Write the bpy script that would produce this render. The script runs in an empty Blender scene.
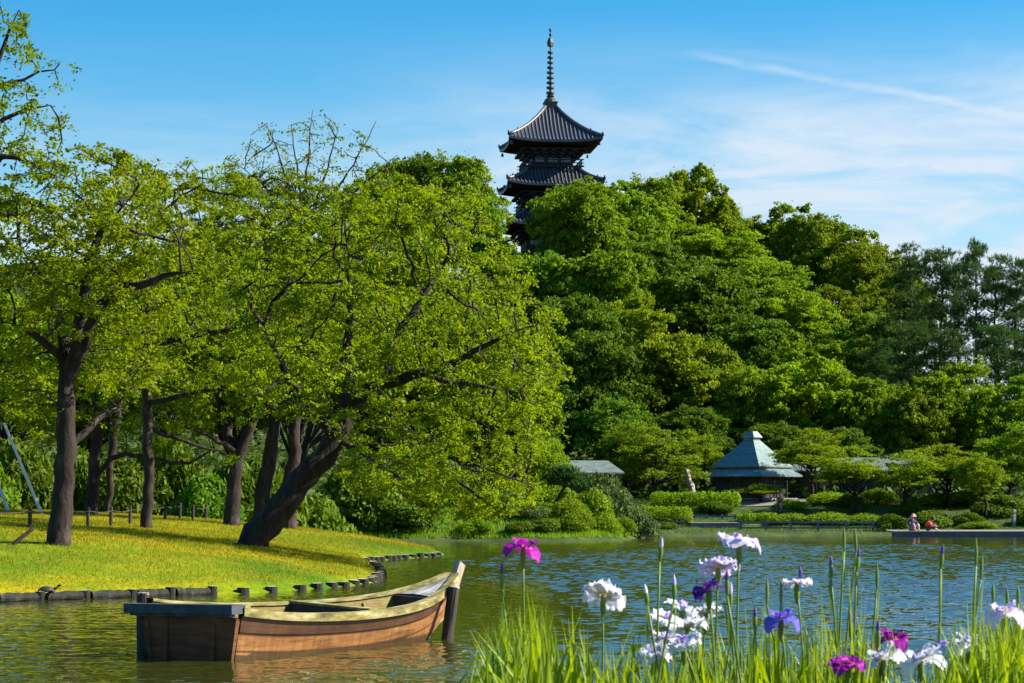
import bpy, math, random
import numpy as np

random.seed(7)
RNG = np.random.default_rng(11)
scene = bpy.context.scene
COL = scene.collection
F = 2333.0            # focal length in pixels of the 1024 px wide frame (82 mm lens)
HOR = 499.0           # picture row of the horizon
EYE = 2.0             # camera height above the water
PI = math.pi

def at(px, py, Y):
    return np.array([(px - 512.0) * Y / F, Y, EYE + (HOR - py) * Y / F])

def onwater(px, py):
    Y = EYE * F / (py - HOR)
    return np.array([(px - 512.0) * Y / F, Y])

def smooth(t):
    t = np.clip(t, 0, 1)
    return t * t * (3 - 2 * t)

def unit(v):
    n = np.linalg.norm(v, axis=-1, keepdims=True)
    return v / np.maximum(n, 1e-9)

# ------------------------------------------------------------------ objects
def link(o, parent=None):
    COL.objects.link(o)
    if parent is not None:
        o.parent = parent
    return o

def tag(o, label=None, cat=None, group=None, kind=None):
    if label: o['label'] = label
    if cat: o['category'] = cat
    if group: o['group'] = group
    if kind: o['kind'] = kind
    return o

def empty(name, loc, rz=0.0, label=None, cat=None, group=None, scale=None):
    o = bpy.data.objects.new(name, None)
    o.location = [float(c) for c in loc]
    o.rotation_euler = (0, 0, rz)
    o.empty_display_size = 0.2
    if scale is not None:
        o.scale = scale
    link(o)
    return tag(o, label, cat, group)

def mesh_arrays(name, V, quads=None, tris=None, mats=None, midx=None, smooth_f=False, cols=None):
    """one mesh from numpy arrays; quads (n,4), tris (m,3)"""
    me = bpy.data.meshes.new(name)
    V = np.asarray(V, np.float32)
    nq = 0 if quads is None else len(quads)
    nt = 0 if tris is None else len(tris)
    loops = []
    if nq: loops.append(np.asarray(quads, np.int32).ravel())
    if nt: loops.append(np.asarray(tris, np.int32).ravel())
    loops = np.concatenate(loops)
    me.vertices.add(len(V)); me.vertices.foreach_set('co', V.ravel())
    me.loops.add(len(loops)); me.loops.foreach_set('vertex_index', loops)
    me.polygons.add(nq + nt)
    starts = np.concatenate([np.arange(nq) * 4, nq * 4 + np.arange(nt) * 3]).astype(np.int32)
    tot = np.concatenate([np.full(nq, 4), np.full(nt, 3)]).astype(np.int32)
    me.polygons.foreach_set('loop_start', starts)
    me.polygons.foreach_set('loop_total', tot)
    if midx is not None:
        me.polygons.foreach_set('material_index', np.asarray(midx, np.int32))
    me.polygons.foreach_set('use_smooth', np.full(nq + nt, bool(smooth_f)))
    for m in (mats or []):
        me.materials.append(m)
    me.update(calc_edges=True)
    if cols is not None:
        a = me.attributes.new('pigment', 'FLOAT_COLOR', 'POINT')
        c = np.ones((len(V), 4), np.float32); c[:, :3] = cols
        a.data.foreach_set('color', c.ravel())
    me.validate()
    return me

class MB:
    """collects shapes for one mesh object"""
    def __init__(s):
        s.V = []; s.Q = []; s.T = []; s.n = 0; s.C = []
    def add(s, V, Q=None, T=None, col=None):
        V = np.asarray(V, float).reshape(-1, 3)
        if Q is not None and len(Q): s.Q.append(np.asarray(Q, int).reshape(-1, 4) + s.n)
        if T is not None and len(T): s.T.append(np.asarray(T, int).reshape(-1, 3) + s.n)
        s.V.append(V); s.n += len(V)
        if col is not None:
            c = np.asarray(col, float)
            s.C.append(np.broadcast_to(c, (len(V), 3)))
        return s
    def box(s, c, d, rz=0.0, taper=1.0, shear=(0, 0)):
        x, y, z = np.array(d) / 2.0
        P = np.array([[-x, -y, -z], [x, -y, -z], [x, y, -z], [-x, y, -z],
                      [-x * taper, -y * taper, z], [x * taper, -y * taper, z], [x * taper, y * taper, z], [-x * taper, y * taper, z]])
        P[4:, 0] += shear[0]; P[4:, 1] += shear[1]
        ca, sa = math.cos(rz), math.sin(rz)
        P = np.stack([P[:, 0] * ca - P[:, 1] * sa, P[:, 0] * sa + P[:, 1] * ca, P[:, 2]], 1) + np.array(c)
        return s.add(P, [[0, 3, 2, 1], [4, 5, 6, 7], [0, 1, 5, 4], [1, 2, 6, 5], [2, 3, 7, 6], [3, 0, 4, 7]])
    def tube(s, path, radii, k=8, cap=True, wob=0.0):
        path = np.asarray(path, float)
        n = len(path)
        radii = np.broadcast_to(np.asarray(radii, float), (n,))
        t = unit(np.gradient(path, axis=0)) if n > 2 else np.tile(unit(path[1] - path[0]), (n, 1))
        ref = np.array([0.0, 0.0, 1.0]) if abs(t[0][2]) < 0.9 else np.array([1.0, 0, 0])
        u = unit(np.cross(t, ref)); 
        for i in range(1, n):
            if np.dot(u[i], u[i - 1]) < 0: u[i] = -u[i]
        w = np.cross(t, u)
        a = np.linspace(0, 2 * PI, k, endpoint=False)
        rr = radii[:, None] * (1 + wob * np.sin(a[None] * 3 + path[:, 2:3] * 5 + path[:, :1] * 3) if wob else np.ones((1, k)))
        V = path[:, None] + rr[..., None] * (np.cos(a)[None, :, None] * u[:, None] + np.sin(a)[None, :, None] * w[:, None])
        i = np.arange(n - 1)[:, None] * k; j = np.arange(k)[None]; j2 = (j + 1) % k
        Q = np.stack([i + j, i + j2, i + k + j2, i + k + j], -1).reshape(-1, 4)
        V = V.reshape(-1, 3); T = None
        if cap:
            V = np.concatenate([V, path[:1], path[-1:]])
            jj = np.arange(k)
            T = np.concatenate([np.stack([np.full(k, n * k), (jj + 1) % k, jj], 1),
                                np.stack([np.full(k, n * k + 1), (n - 1) * k + jj, (n - 1) * k + (jj + 1) % k], 1)])
        return s.add(V, Q, T)
    def lathe(s, prof, c=(0, 0, 0), k=16, sx=1.0, sy=1.0):
        prof = np.asarray(prof, float); n = len(prof)
        a = np.linspace(0, 2 * PI, k, endpoint=False)
        V = np.stack([prof[:, :1] * np.cos(a) * sx, prof[:, :1] * np.sin(a) * sy, np.repeat(prof[:, 1:2], k, 1)], -1).reshape(-1, 3) + np.array(c)
        i = np.arange(n - 1)[:, None] * k; j = np.arange(k)[None]; j2 = (j + 1) % k
        Q = np.stack([i + j, i + j2, i + k + j2, i + k + j], -1).reshape(-1, 4)
        return s.add(V, Q)
    def ball(s, c, r, k=12, m=8):
        ph = np.linspace(-PI / 2, PI / 2, m)
        a = np.linspace(0, 2 * PI, k, endpoint=False)
        r = np.broadcast_to(np.asarray(r, float), (3,))
        V = np.stack([np.cos(ph)[:, None] * np.cos(a) * r[0], np.cos(ph)[:, None] * np.sin(a) * r[1], np.repeat(np.sin(ph)[:, None], k, 1) * r[2]], -1).reshape(-1, 3) + np.array(c)
        i = np.arange(m - 1)[:, None] * k; j = np.arange(k)[None]; j2 = (j + 1) % k
        return s.add(V, np.stack([i + j, i + j2, i + k + j2, i + k + j], -1).reshape(-1, 4))
    def grid(s, P, col=None):
        P = np.asarray(P, float); n, m = P.shape[:2]
        i = np.arange(n - 1)[:, None] * m; j = np.arange(m - 1)[None]
        Q = np.stack([i + j, i + j + 1, i + m + j + 1, i + m + j], -1).reshape(-1, 4)
        return s.add(P.reshape(-1, 3), Q, None, None if col is None else np.asarray(col).reshape(-1, 3))
    def poly_prism(s, pts, z0, z1):
        pts = np.asarray(pts, float); n = len(pts)
        V = np.concatenate([np.c_[pts, np.full(n, z0)], np.c_[pts, np.full(n, z1)]])
        j = np.arange(n); j2 = (j + 1) % n
        Q = np.stack([j, j2, n + j2, n + j], 1)
        T = [[n, n + a, n + a + 1] for a in range(1, n - 1)] + [[0, a + 1, a] for a in range(1, n - 1)]
        return s.add(V, Q, T)
    def mesh(s, name, mat, smooth_f=False):
        V = np.concatenate(s.V)
        Q = np.concatenate(s.Q) if s.Q else None
        T = np.concatenate(s.T) if s.T else None
        C = np.concatenate(s.C) if s.C else None
        return mesh_arrays(name, V, Q, T, [mat], None, smooth_f, C)
    def build(s, name, mat, parent=None, smooth_f=False, loc=None):
        o = bpy.data.objects.new(name, s.mesh(name, mat, smooth_f))
        if loc is not None: o.location = [float(c) for c in loc]
        return link(o, parent)

# ---------------------------------------------------------------- materials
def newmat(name):
    m = bpy.data.materials.new(name); m.use_nodes = True
    nt = m.node_tree; nt.nodes.clear()
    out = nt.nodes.new('ShaderNodeOutputMaterial')
    return m, nt, out

def N(nt, typ, **kw):
    n = nt.nodes.new(typ)
    for k, v in kw.items():
        if k in n.inputs.keys() if hasattr(n.inputs, 'keys') else False:
            n.inputs[k].default_value = v
        else:
            setattr(n, k, v)
    return n

def ramp(nt, fac, stops):
    r = nt.nodes.new('ShaderNodeValToRGB')
    el = r.color_ramp.elements
    while len(el) < len(stops): el.new(0.5)
    for e, (p, c) in zip(el, stops):
        e.position = p; e.color = (*c, 1)
    nt.links.new(fac, r.inputs['Fac'])
    return r.outputs['Color']

def noise(nt, scale, detail=4, rough=0.55, coord='Object', stretch=None, dist=0.0):
    tc = nt.nodes.new('ShaderNodeTexCoord')
    src = tc.outputs[coord]
    if stretch is not None:
        mp = nt.nodes.new('ShaderNodeMapping'); mp.inputs['Scale'].default_value = stretch
        nt.links.new(src, mp.inputs['Vector']); src = mp.outputs['Vector']
    n = nt.nodes.new('ShaderNodeTexNoise')
    n.inputs['Scale'].default_value = scale; n.inputs['Detail'].default_value = detail
    n.inputs['Roughness'].default_value = rough; n.inputs['Distortion'].default_value = dist
    nt.links.new(src, n.inputs['Vector'])
    return n.outputs['Fac']

def mixc(nt, fac, a, b, mode='MIX'):
    m = nt.nodes.new('ShaderNodeMix'); m.data_type = 'RGBA'; m.blend_type = mode
    for sock, v in ((m.inputs['Factor'], fac), (m.inputs['A'], a), (m.inputs['B'], b)):
        pass
    def put(idx, v):
        if hasattr(v, 'is_linked'): nt.links.new(v, m.inputs[idx])
        elif isinstance(v, (int, float)): m.inputs[idx].default_value = v
        else: m.inputs[idx].default_value = (*v, 1)
    put(0, fac); put(6, a); put(7, b)
    return m.outputs[2]

def math_n(nt, op, a, b=None, clamp=False):
    m = nt.nodes.new('ShaderNodeMath'); m.operation = op; m.use_clamp = clamp
    for i, v in enumerate((a, b)):
        if v is None: continue
        if hasattr(v, 'is_linked'): nt.links.new(v, m.inputs[i])
        else: m.inputs[i].default_value = v
    return m.outputs[0]

def surface(name, stops, scale=3.0, rough=0.75, bump=0.3, bscale=None, stretch=None, detail=6, spec=0.3, bdist=0.02, coord='Object', metallic=0.0):
    m, nt, out = newmat(name)
    p = nt.nodes.new('ShaderNodeBsdfPrincipled')
    f = noise(nt, scale, detail, 0.6, coord, stretch)
    nt.links.new(ramp(nt, f, stops), p.inputs['Base Color'])
    p.inputs['Roughness'].default_value = rough
    p.inputs['Metallic'].default_value = metallic
    p.inputs['Specular IOR Level'].default_value = spec
    if bump:
        b = nt.nodes.new('ShaderNodeBump'); b.inputs['Strength'].default_value = bump; b.inputs['Distance'].default_value = bdist
        nt.links.new(noise(nt, bscale or scale * 4, 5, 0.6, coord, stretch), b.inputs['Height'])
        nt.links.new(b.outputs['Normal'], p.inputs['Normal'])
    nt.links.new(p.outputs['BSDF'], out.inputs['Surface'])
    return m

def leafmat(name, c1, c2, trans=0.4, tcol=None, nscale=0.5, vary=0.25, rough=0.6, spec=0.10):
    """leaf faces: colour varies leaf by leaf, clump by clump and plant by plant; light also passes through"""
    m, nt, out = newmat(name)
    geo = nt.nodes.new('ShaderNodeNewGeometry')
    oi = nt.nodes.new('ShaderNodeObjectInfo')
    f = noise(nt, nscale, 3, 0.6)
    f2 = math_n(nt, 'ADD', math_n(nt, 'MULTIPLY', f, 1.3), math_n(nt, 'MULTIPLY', geo.outputs['Random Per Island'], 0.55))
    f3 = math_n(nt, 'SUBTRACT', f2, 0.42, True)
    col = mixc(nt, f3, c1, c2)
    hs = nt.nodes.new('ShaderNodeHueSaturation')
    nt.links.new(col, hs.inputs['Color'])
    nt.links.new(math_n(nt, 'ADD', math_n(nt, 'MULTIPLY', oi.outputs['Random'], vary * 0.06), 0.5 - vary * 0.034), hs.inputs['Hue'])
    nt.links.new(math_n(nt, 'ADD', math_n(nt, 'MULTIPLY', oi.outputs['Random'], vary), 1 - vary / 2), hs.inputs['Value'])
    p = nt.nodes.new('ShaderNodeBsdfPrincipled')
    p.inputs['Roughness'].default_value = rough; p.inputs['Specular IOR Level'].default_value = spec
    nt.links.new(hs.outputs['Color'], p.inputs['Base Color'])
    tr = nt.nodes.new('ShaderNodeBsdfTranslucent')
    tm = mixc(nt, 1.0, hs.outputs['Color'], tcol or (1.6, 1.35, 0.5), 'MULTIPLY')
    nt.links.new(tm, tr.inputs['Color'])
    mx = nt.nodes.new('ShaderNodeMixShader'); mx.inputs['Fac'].default_value = trans
    nt.links.new(p.outputs['BSDF'], mx.inputs[1]); nt.links.new(tr.outputs['BSDF'], mx.inputs[2])
    nt.links.new(mx.outputs['Shader'], out.inputs['Surface'])
    return m

def petalmat(name):
    m, nt, out = newmat(name)
    a = nt.nodes.new('ShaderNodeAttribute'); a.attribute_name = 'pigment'
    f = noise(nt, 60, 3, 0.6)
    col = mixc(nt, 1.0, a.outputs['Color'], ramp(nt, f, [(0.3, (0.88, 0.88, 0.9)), (0.7, (1, 1, 1))]), 'MULTIPLY')
    p = nt.nodes.new('ShaderNodeBsdfPrincipled'); p.inputs['Roughness'].default_value = 0.55
    p.inputs['Specular IOR Level'].default_value = 0.2
    nt.links.new(col, p.inputs['Base Color'])
    tr = nt.nodes.new('ShaderNodeBsdfTranslucent'); nt.links.new(col, tr.inputs['Color'])
    mx = nt.nodes.new('ShaderNodeMixShader'); mx.inputs['Fac'].default_value = 0.42
    nt.links.new(p.outputs['BSDF'], mx.inputs[1]); nt.links.new(tr.outputs['BSDF'], mx.inputs[2])
    nt.links.new(mx.outputs['Shader'], out.inputs['Surface'])
    return m

M = {}
M['bark'] = surface('bark', [(0.3, (0.009, 0.005, 0.004)), (0.55, (0.030, 0.020, 0.014)), (0.8, (0.105, 0.082, 0.066))], 5, 0.9, 0.9, 14, (1, 1, 0.35), bdist=0.05)
M['bark_pine'] = surface('bark_pine', [(0.3, (0.02, 0.014, 0.012)), (0.7, (0.09, 0.055, 0.04))], 4, 0.9, 0.8, 10, (1, 1, 0.4), bdist=0.05)
M['cherry'] = leafmat('cherry', (0.085, 0.15, 0.003), (0.25, 0.32, 0.005), 0.5, (1.35, 1.25, 0.5), 0.45, 0.16)
M['cherry2'] = leafmat('cherry2', (0.07, 0.135, 0.004), (0.205, 0.28, 0.006), 0.5, (1.35, 1.25, 0.5), 0.45, 0.16)
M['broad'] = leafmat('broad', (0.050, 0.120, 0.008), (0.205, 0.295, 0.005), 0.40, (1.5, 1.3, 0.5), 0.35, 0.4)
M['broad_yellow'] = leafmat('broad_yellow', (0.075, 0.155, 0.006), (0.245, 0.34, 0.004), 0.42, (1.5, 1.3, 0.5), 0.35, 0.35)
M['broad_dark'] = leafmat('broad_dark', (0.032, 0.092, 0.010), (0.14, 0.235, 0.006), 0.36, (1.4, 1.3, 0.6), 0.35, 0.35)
M['needle'] = leafmat('needle', (0.018, 0.060, 0.018), (0.075, 0.145, 0.022), 0.25, (1.3, 1.2, 0.7), 0.4, 0.3)
M['shrub'] = leafmat('shrub', (0.032, 0.085, 0.006), (0.135, 0.195, 0.008), 0.3, (1.5, 1.3, 0.5), 0.8, 0.35)
M['azalea'] = leafmat('azalea', (0.08, 0.17, 0.003), (0.22, 0.32, 0.005), 0.3, (1.4, 1.2, 0.5), 0.8, 0.35)
M['juniper'] = leafmat('juniper', (0.04, 0.085, 0.022), (0.12, 0.17, 0.035), 0.2, (1.3, 1.2, 0.6), 0.9, 0.3)
M['hedge'] = leafmat('hedge', (0.09, 0.21, 0.004), (0.24, 0.37, 0.006), 0.35, (1.4, 1.3, 0.5), 0.9, 0.2)
M['iris_leaf'] = leafmat('iris_leaf', (0.05, 0.16, 0.005), (0.33, 0.43, 0.008), 0.5, (1.4, 1.3, 0.5), 3.0, 0.3, 0.45, 0.35)
M['iris_stem'] = leafmat('iris_stem', (0.09, 0.17, 0.02), (0.18, 0.25, 0.03), 0.2, (1.3, 1.3, 0.6), 8.0, 0.3, 0.45, 0.35)
M['petal'] = petalmat('petal')
M['grass'] = leafmat('grass', (0.062, 0.145, 0.002), (0.42, 0.28, 0.007), 0.3, (1.3, 1.15, 0.5), 0.24, 0.05)
M['litter'] = leafmat('litter', (0.02, 0.045, 0.006), (0.07, 0.11, 0.01), 0.25, (1.3, 1.2, 0.6), 0.3, 0.2)

# ------------------------------------------------------------------- camera
cam_d = bpy.data.cameras.new('camera'); cam = bpy.data.objects.new('camera', cam_d); link(cam)
cam.location = (0, 0, EYE); cam.rotation_euler = (PI / 2, 0, 0)
cam_d.sensor_width = 36.0; cam_d.lens = F * 36.0 / 1024.0
cam_d.shift_y = (HOR - 341.5) / 1024.0
cam_d.clip_start = 0.1; cam_d.clip_end = 8000
cam_d.dof.use_dof = True; cam_d.dof.focus_distance = 38.0; cam_d.dof.aperture_fstop = 13.0
scene.camera = cam

# -------------------------------------------------------------------- light
SUN_EL, SUN_AZ = math.radians(36), math.radians(86)     # azimuth clockwise from the view direction
sun_d = bpy.data.lights.new('sun', 'SUN'); sun_d.energy = 5.0; sun_d.angle = math.radians(0.5); sun_d.color = (1.0, 0.93, 0.80)
sun = bpy.data.objects.new('sun', sun_d); link(sun)
sdir = np.array([math.sin(SUN_AZ) * math.cos(SUN_EL), math.cos(SUN_AZ) * math.cos(SUN_EL), math.sin(SUN_EL)])
from mathutils import Vector
sun.rotation_euler = Vector((-sdir).tolist()).to_track_quat('-Z', 'Y').to_euler()
sun.location = (60, 20, 60)

def make_world():
    w = bpy.data.worlds.new('World'); scene.world = w; w.use_nodes = True
    nt = w.node_tree; nt.nodes.clear()
    out = nt.nodes.new('ShaderNodeOutputWorld'); bg = nt.nodes.new('ShaderNodeBackground')
    sky = nt.nodes.new('ShaderNodeTexSky'); sky.sky_type = 'NISHITA'; sky.sun_disc = False
    sky.sun_elevation = SUN_EL; sky.sun_rotation = SUN_AZ
    sky.air_density = 1.0; sky.dust_density = 0.3; sky.ozone_density = 3.0; sky.altitude = 0
    hs = nt.nodes.new('ShaderNodeHueSaturation'); hs.inputs['Saturation'].default_value = 1.30; hs.inputs['Value'].default_value = 1.0
    hs.inputs['Hue'].default_value = 0.483
    nt.links.new(sky.outputs['Color'], hs.inputs['Color'])
    tc = nt.nodes.new('ShaderNodeTexCoord')
    d = tc.outputs['Generated']
    sep = nt.nodes.new('ShaderNodeSeparateXYZ'); nt.links.new(d, sep.inputs[0])
    # deep polarised blue overhead, paler towards the horizon
    zz = nt.nodes.new('ShaderNodeMapRange'); zz.inputs['From Min'].default_value = 0.05; zz.inputs['From Max'].default_value = 0.24; zz.interpolation_type = 'SMOOTHSTEP'
    nt.links.new(sep.outputs['Z'], zz.inputs['Value'])
    tint = mixc(nt, zz.outputs[0], (0.92, 0.97, 1.0), (0.34, 0.84, 1.05))
    z2 = nt.nodes.new('ShaderNodeMapRange'); z2.inputs['From Min'].default_value = 0.22; z2.inputs['From Max'].default_value = 0.45; z2.interpolation_type = 'SMOOTHSTEP'
    nt.links.new(sep.outputs['Z'], z2.inputs['Value'])
    tint = mixc(nt, z2.outputs[0], tint, (0.50, 1.10, 1.45))
    skyc = mixc(nt, 1.0, hs.outputs['Color'], tint, 'MULTIPLY')
    # thin cirrus veil: broad, streaked, thicker towards the sun side and low down
    mp = nt.nodes.new('ShaderNodeMapping'); mp.inputs['Scale'].default_value = (3.0, 2.0, 16.0); mp.inputs['Rotation'].default_value = (0, math.radians(9), 0)
    nt.links.new(d, mp.inputs['Vector'])
    n1 = nt.nodes.new('ShaderNodeTexNoise'); n1.inputs['Scale'].default_value = 2.2; n1.inputs['Detail'].default_value = 9; n1.inputs['Roughness'].default_value = 0.6; n1.inputs['Distortion'].default_value = 0.6
    nt.links.new(mp.outputs['Vector'], n1.inputs['Vector'])
    veil = nt.nodes.new('ShaderNodeMapRange'); veil.inputs['From Min'].default_value = 0.38; veil.inputs['From Max'].default_value = 0.66
    nt.links.new(n1.outputs['Fac'], veil.inputs['Value'])
    xr = nt.nodes.new('ShaderNodeMapRange'); xr.inputs['From Min'].default_value = -0.10; xr.inputs['From Max'].default_value = 0.12; xr.inputs['To Min'].default_value = 0.22
    xr.interpolation_type = 'SMOOTHSTEP'
    nt.links.new(sep.outputs['X'], xr.inputs['Value'])
    zr = nt.nodes.new('ShaderNodeMapRange'); zr.inputs['From Min'].default_value = 0.21; zr.inputs['From Max'].default_value = 0.13
    zr.interpolation_type = 'SMOOTHSTEP'
    nt.links.new(sep.outputs['Z'], zr.inputs['Value'])
    v = math_n(nt, 'MULTIPLY', math_n(nt, 'MULTIPLY', veil.outputs[0], xr.outputs[0]), zr.outputs[0])
    # a soft even brightening under the veil
    v = math_n(nt, 'ADD', math_n(nt, 'MULTIPLY', v, 1.0), math_n(nt, 'MULTIPLY', math_n(nt, 'MULTIPLY', xr.outputs[0], zr.outputs[0]), 0.36))
    lowr = nt.nodes.new('ShaderNodeMapRange'); lowr.interpolation_type = 'SMOOTHSTEP'; lowr.inputs['From Min'].default_value = 0.175; lowr.inputs['From Max'].default_value = 0.11
    nt.links.new(sep.outputs['Z'], lowr.inputs['Value'])
    v = math_n(nt, 'ADD', v, math_n(nt, 'MULTIPLY', lowr.outputs[0], math_n(nt, 'ADD', math_n(nt, 'MULTIPLY', veil.outputs[0], 0.5), 0.08)))
    # two old contrails
    def trail(p1, p2, width, strength, fade):
        a = unit(at(p1[0], p1[1], 1.0) - np.array([0, 0, EYE])); b = unit(at(p2[0], p2[1], 1.0) - np.array([0, 0, EYE]))
        n = unit(np.cross(a, b)); al = unit(b - a)
        def dot(vec):
            vm = nt.nodes.new('ShaderNodeVectorMath'); vm.operation = 'DOT_PRODUCT'; vm.inputs[1].default_value = [float(c) for c in vec]
            nt.links.new(d, vm.inputs[0]); return vm.outputs['Value']
        nn = nt.nodes.new('ShaderNodeTexNoise'); nn.inputs['Scale'].default_value = 60; nn.inputs['Detail'].default_value = 5
        nt.links.new(d, nn.inputs['Vector'])
        wob = math_n(nt, 'MULTIPLY', math_n(nt, 'SUBTRACT', nn.outputs['Fac'], 0.5), width * 1.6)
        dd = math_n(nt, 'ABSOLUTE', math_n(nt, 'ADD', dot(n), wob))
        band = nt.nodes.new('ShaderNodeMapRange'); band.interpolation_type = 'SMOOTHSTEP'
        band.inputs['From Min'].default_value = width; band.inputs['From Max'].default_value = 0.0
        nt.links.new(dd, band.inputs['Value'])
        lo = nt.nodes.new('ShaderNodeMapRange'); lo.interpolation_type = 'SMOOTHSTEP'
        lo.inputs['From Min'].default_value = float(a @ al) - fade; lo.inputs['From Max'].default_value = float(a @ al) + fade
        nt.links.new(dot(al), lo.inputs['Value'])
        dens = math_n(nt, 'ADD', math_n(nt, 'MULTIPLY', nn.outputs['Fac'], 1.2), -0.15)
        return math_n(nt, 'MULTIPLY', math_n(nt, 'MULTIPLY', band.outputs[0], lo.outputs[0]), math_n(nt, 'MULTIPLY', dens, strength))
    v = math_n(nt, 'ADD', v, trail((705, 57), (1020, 115), 0.0028, 0.62, 0.012))
    v = math_n(nt, 'ADD', v, trail((610, 150), (860, 200), 0.004, 0.3, 0.02), True)
    col = mixc(nt, math_n(nt, 'MULTIPLY', v, 0.88, True), skyc, (4.7, 5.3, 6.0))
    nt.links.new(col, bg.inputs['Color'])
    bg.inputs['Strength'].default_value = 0.060
    nt.links.new(bg.outputs['Background'], out.inputs['Surface'])
make_world()
scene.view_settings.view_transform = 'Standard'; scene.view_settings.look = 'None'
scene.view_settings.exposure = 1.42; scene.view_settings.gamma = 1.0
scene.view_settings.use_curve_mapping = False
scene.cycles.max_bounces = 6; scene.cycles.diffuse_bounces = 3; scene.cycles.glossy_bounces = 3; scene.cycles.transmission_bounces = 4
scene.cycles.sample_clamp_indirect = 4.0
scene.cycles.use_denoising = True

# ------------------------------------------------------------------ terrain
LAWN_FRONT = [onwater(*p) for p in [(-240, 611), (-120, 606), (0, 601.5), (60, 599.5), (130, 597.3), (200, 595), (240, 593.7), (280, 591.3), (320, 588.3), (350, 586), (372, 582), (382, 575.5),
                                    (379, 571), (373, 566), (366, 562.3), (372, 561), (400, 559), (430, 557), (441, 555.5), (440, 553)]]
LAWN = np.array(LAWN_FRONT + [(-4.2, 93), (-6.5, 98), (-14, 101), (-60, 106), (-60, 60)])
LAND = np.array([(-260, 99), (-60, 99), (-14, 100), (-9.5, 110), (-3, 111.2), (2, 110.8), (5.3, 112.6), (6.0, 117), (7, 125), (12, 126.5), (25, 127.5), (33, 125.5), (70, 124), (260, 124), (260, 3500), (-260, 3500)], float)
NEAR = np.array([(-40, -60), (40, -60), (40, 10.6), (12, 10.4), (5, 10.8), (0, 10.2), (-8, 10.5), (-40, 9)], float)

def sdist(x, y, poly):
    """signed distance to a polygon, positive inside"""
    best = np.full(x.shape, 1e9); inside = np.zeros(x.shape, bool)
    n = len(poly)
    for i in range(n):
        ax, ay = poly[i]; bx, by = poly[(i + 1) % n]
        ex, ey = bx - ax, by - ay
        t = np.clip(((x - ax) * ex + (y - ay) * ey) / (ex * ex + ey * ey + 1e-12), 0, 1)
        best = np.minimum(best, np.hypot(x - ax - t * ex, y - ay - t * ey))
        c = ((ay > y) != (by > y)) & (x < (bx - ax) * (y - ay) / (by - ay + 1e-12) + ax)
        inside ^= c
    return np.where(inside, best, -best)

def shore(d, lip):
    return np.where(d > 0, lip * smooth(d / 0.35), -0.9 * smooth(-d / 1.6))

def hill(x, y):
    h = 20.5 * smooth((y - 146) / 82.0)
    h = h * np.where(x > 16, 1 - 0.93 * smooth((x - 16) / 44.0), 1.0) * np.where(x < -40, 1 - 0.6 * smooth((-40 - x) / 60), 1.0)
    h = h * (1 - smooth((y - 320) / 300))
    return h

def height(x, y):
    x = np.asarray(x, float); y = np.asarray(y, float)
    dl = sdist(x, y, LAWN)
    zl = shore(dl, 0.14) + np.where(dl > 0, 1.72 * (1 - np.exp(-np.maximum(dl, 0) / 8.5)), 0)
    dm = sdist(x, y, LAND)
    zm = shore(dm, 0.16) + np.where(dm > 0, 1.5 * smooth((y - 129.0) / 11.0) * smooth(dm / 6) + 0.25 * smooth(dm / 4)
         + 1.6 * np.exp(-((x + 3) / 10.0) ** 2 - ((y - 120) / 6.5) ** 2) * smooth(dm / 3) + 1.3 * smooth((-8 - x) / 8) * smooth((y - 101) / 8) * smooth(dm / 4) + hill(x, y), 0)
    dn = sdist(x, y, NEAR)
    zn = shore(dn, 0.2) + np.where(dn > 0, 0.55 * (1 - np.exp(-np.maximum(dn, 0) / 1.2)), 0)
    z = np.maximum(np.maximum(zl, zm), zn)
    bumps = 0.03 * np.sin(x * 1.9 + 0.7 * np.sin(y * 0.8)) * np.sin(y * 0.9 + 1.3) 
    return z + np.where(z > 0.15, bumps, 0)

def gz(x, y):
    return float(height(np.array([x]), np.array([y]))[0])

def ground_hit(px, py, y0=44.0, y1=92.0):
    """where the ground is met along the line of sight through a pixel"""
    Y = np.arange(y0, y1, 0.05)
    X = (px - 512) * Y / F; Z = EYE + (HOR - py) * Y / F
    H = height(X, Y)
    if (H >= Z).any(): k = int(np.argmax(H >= Z))
    else: k = int(np.argmin((EYE - H) / Y))      # the brow of the slope
    return np.array([X[k], Y[k], H[k]])

def seq(*parts):
    out = []
    for a, b, s in parts:
        out.append(np.arange(a, b, s))
    return np.concatenate(out)

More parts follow.
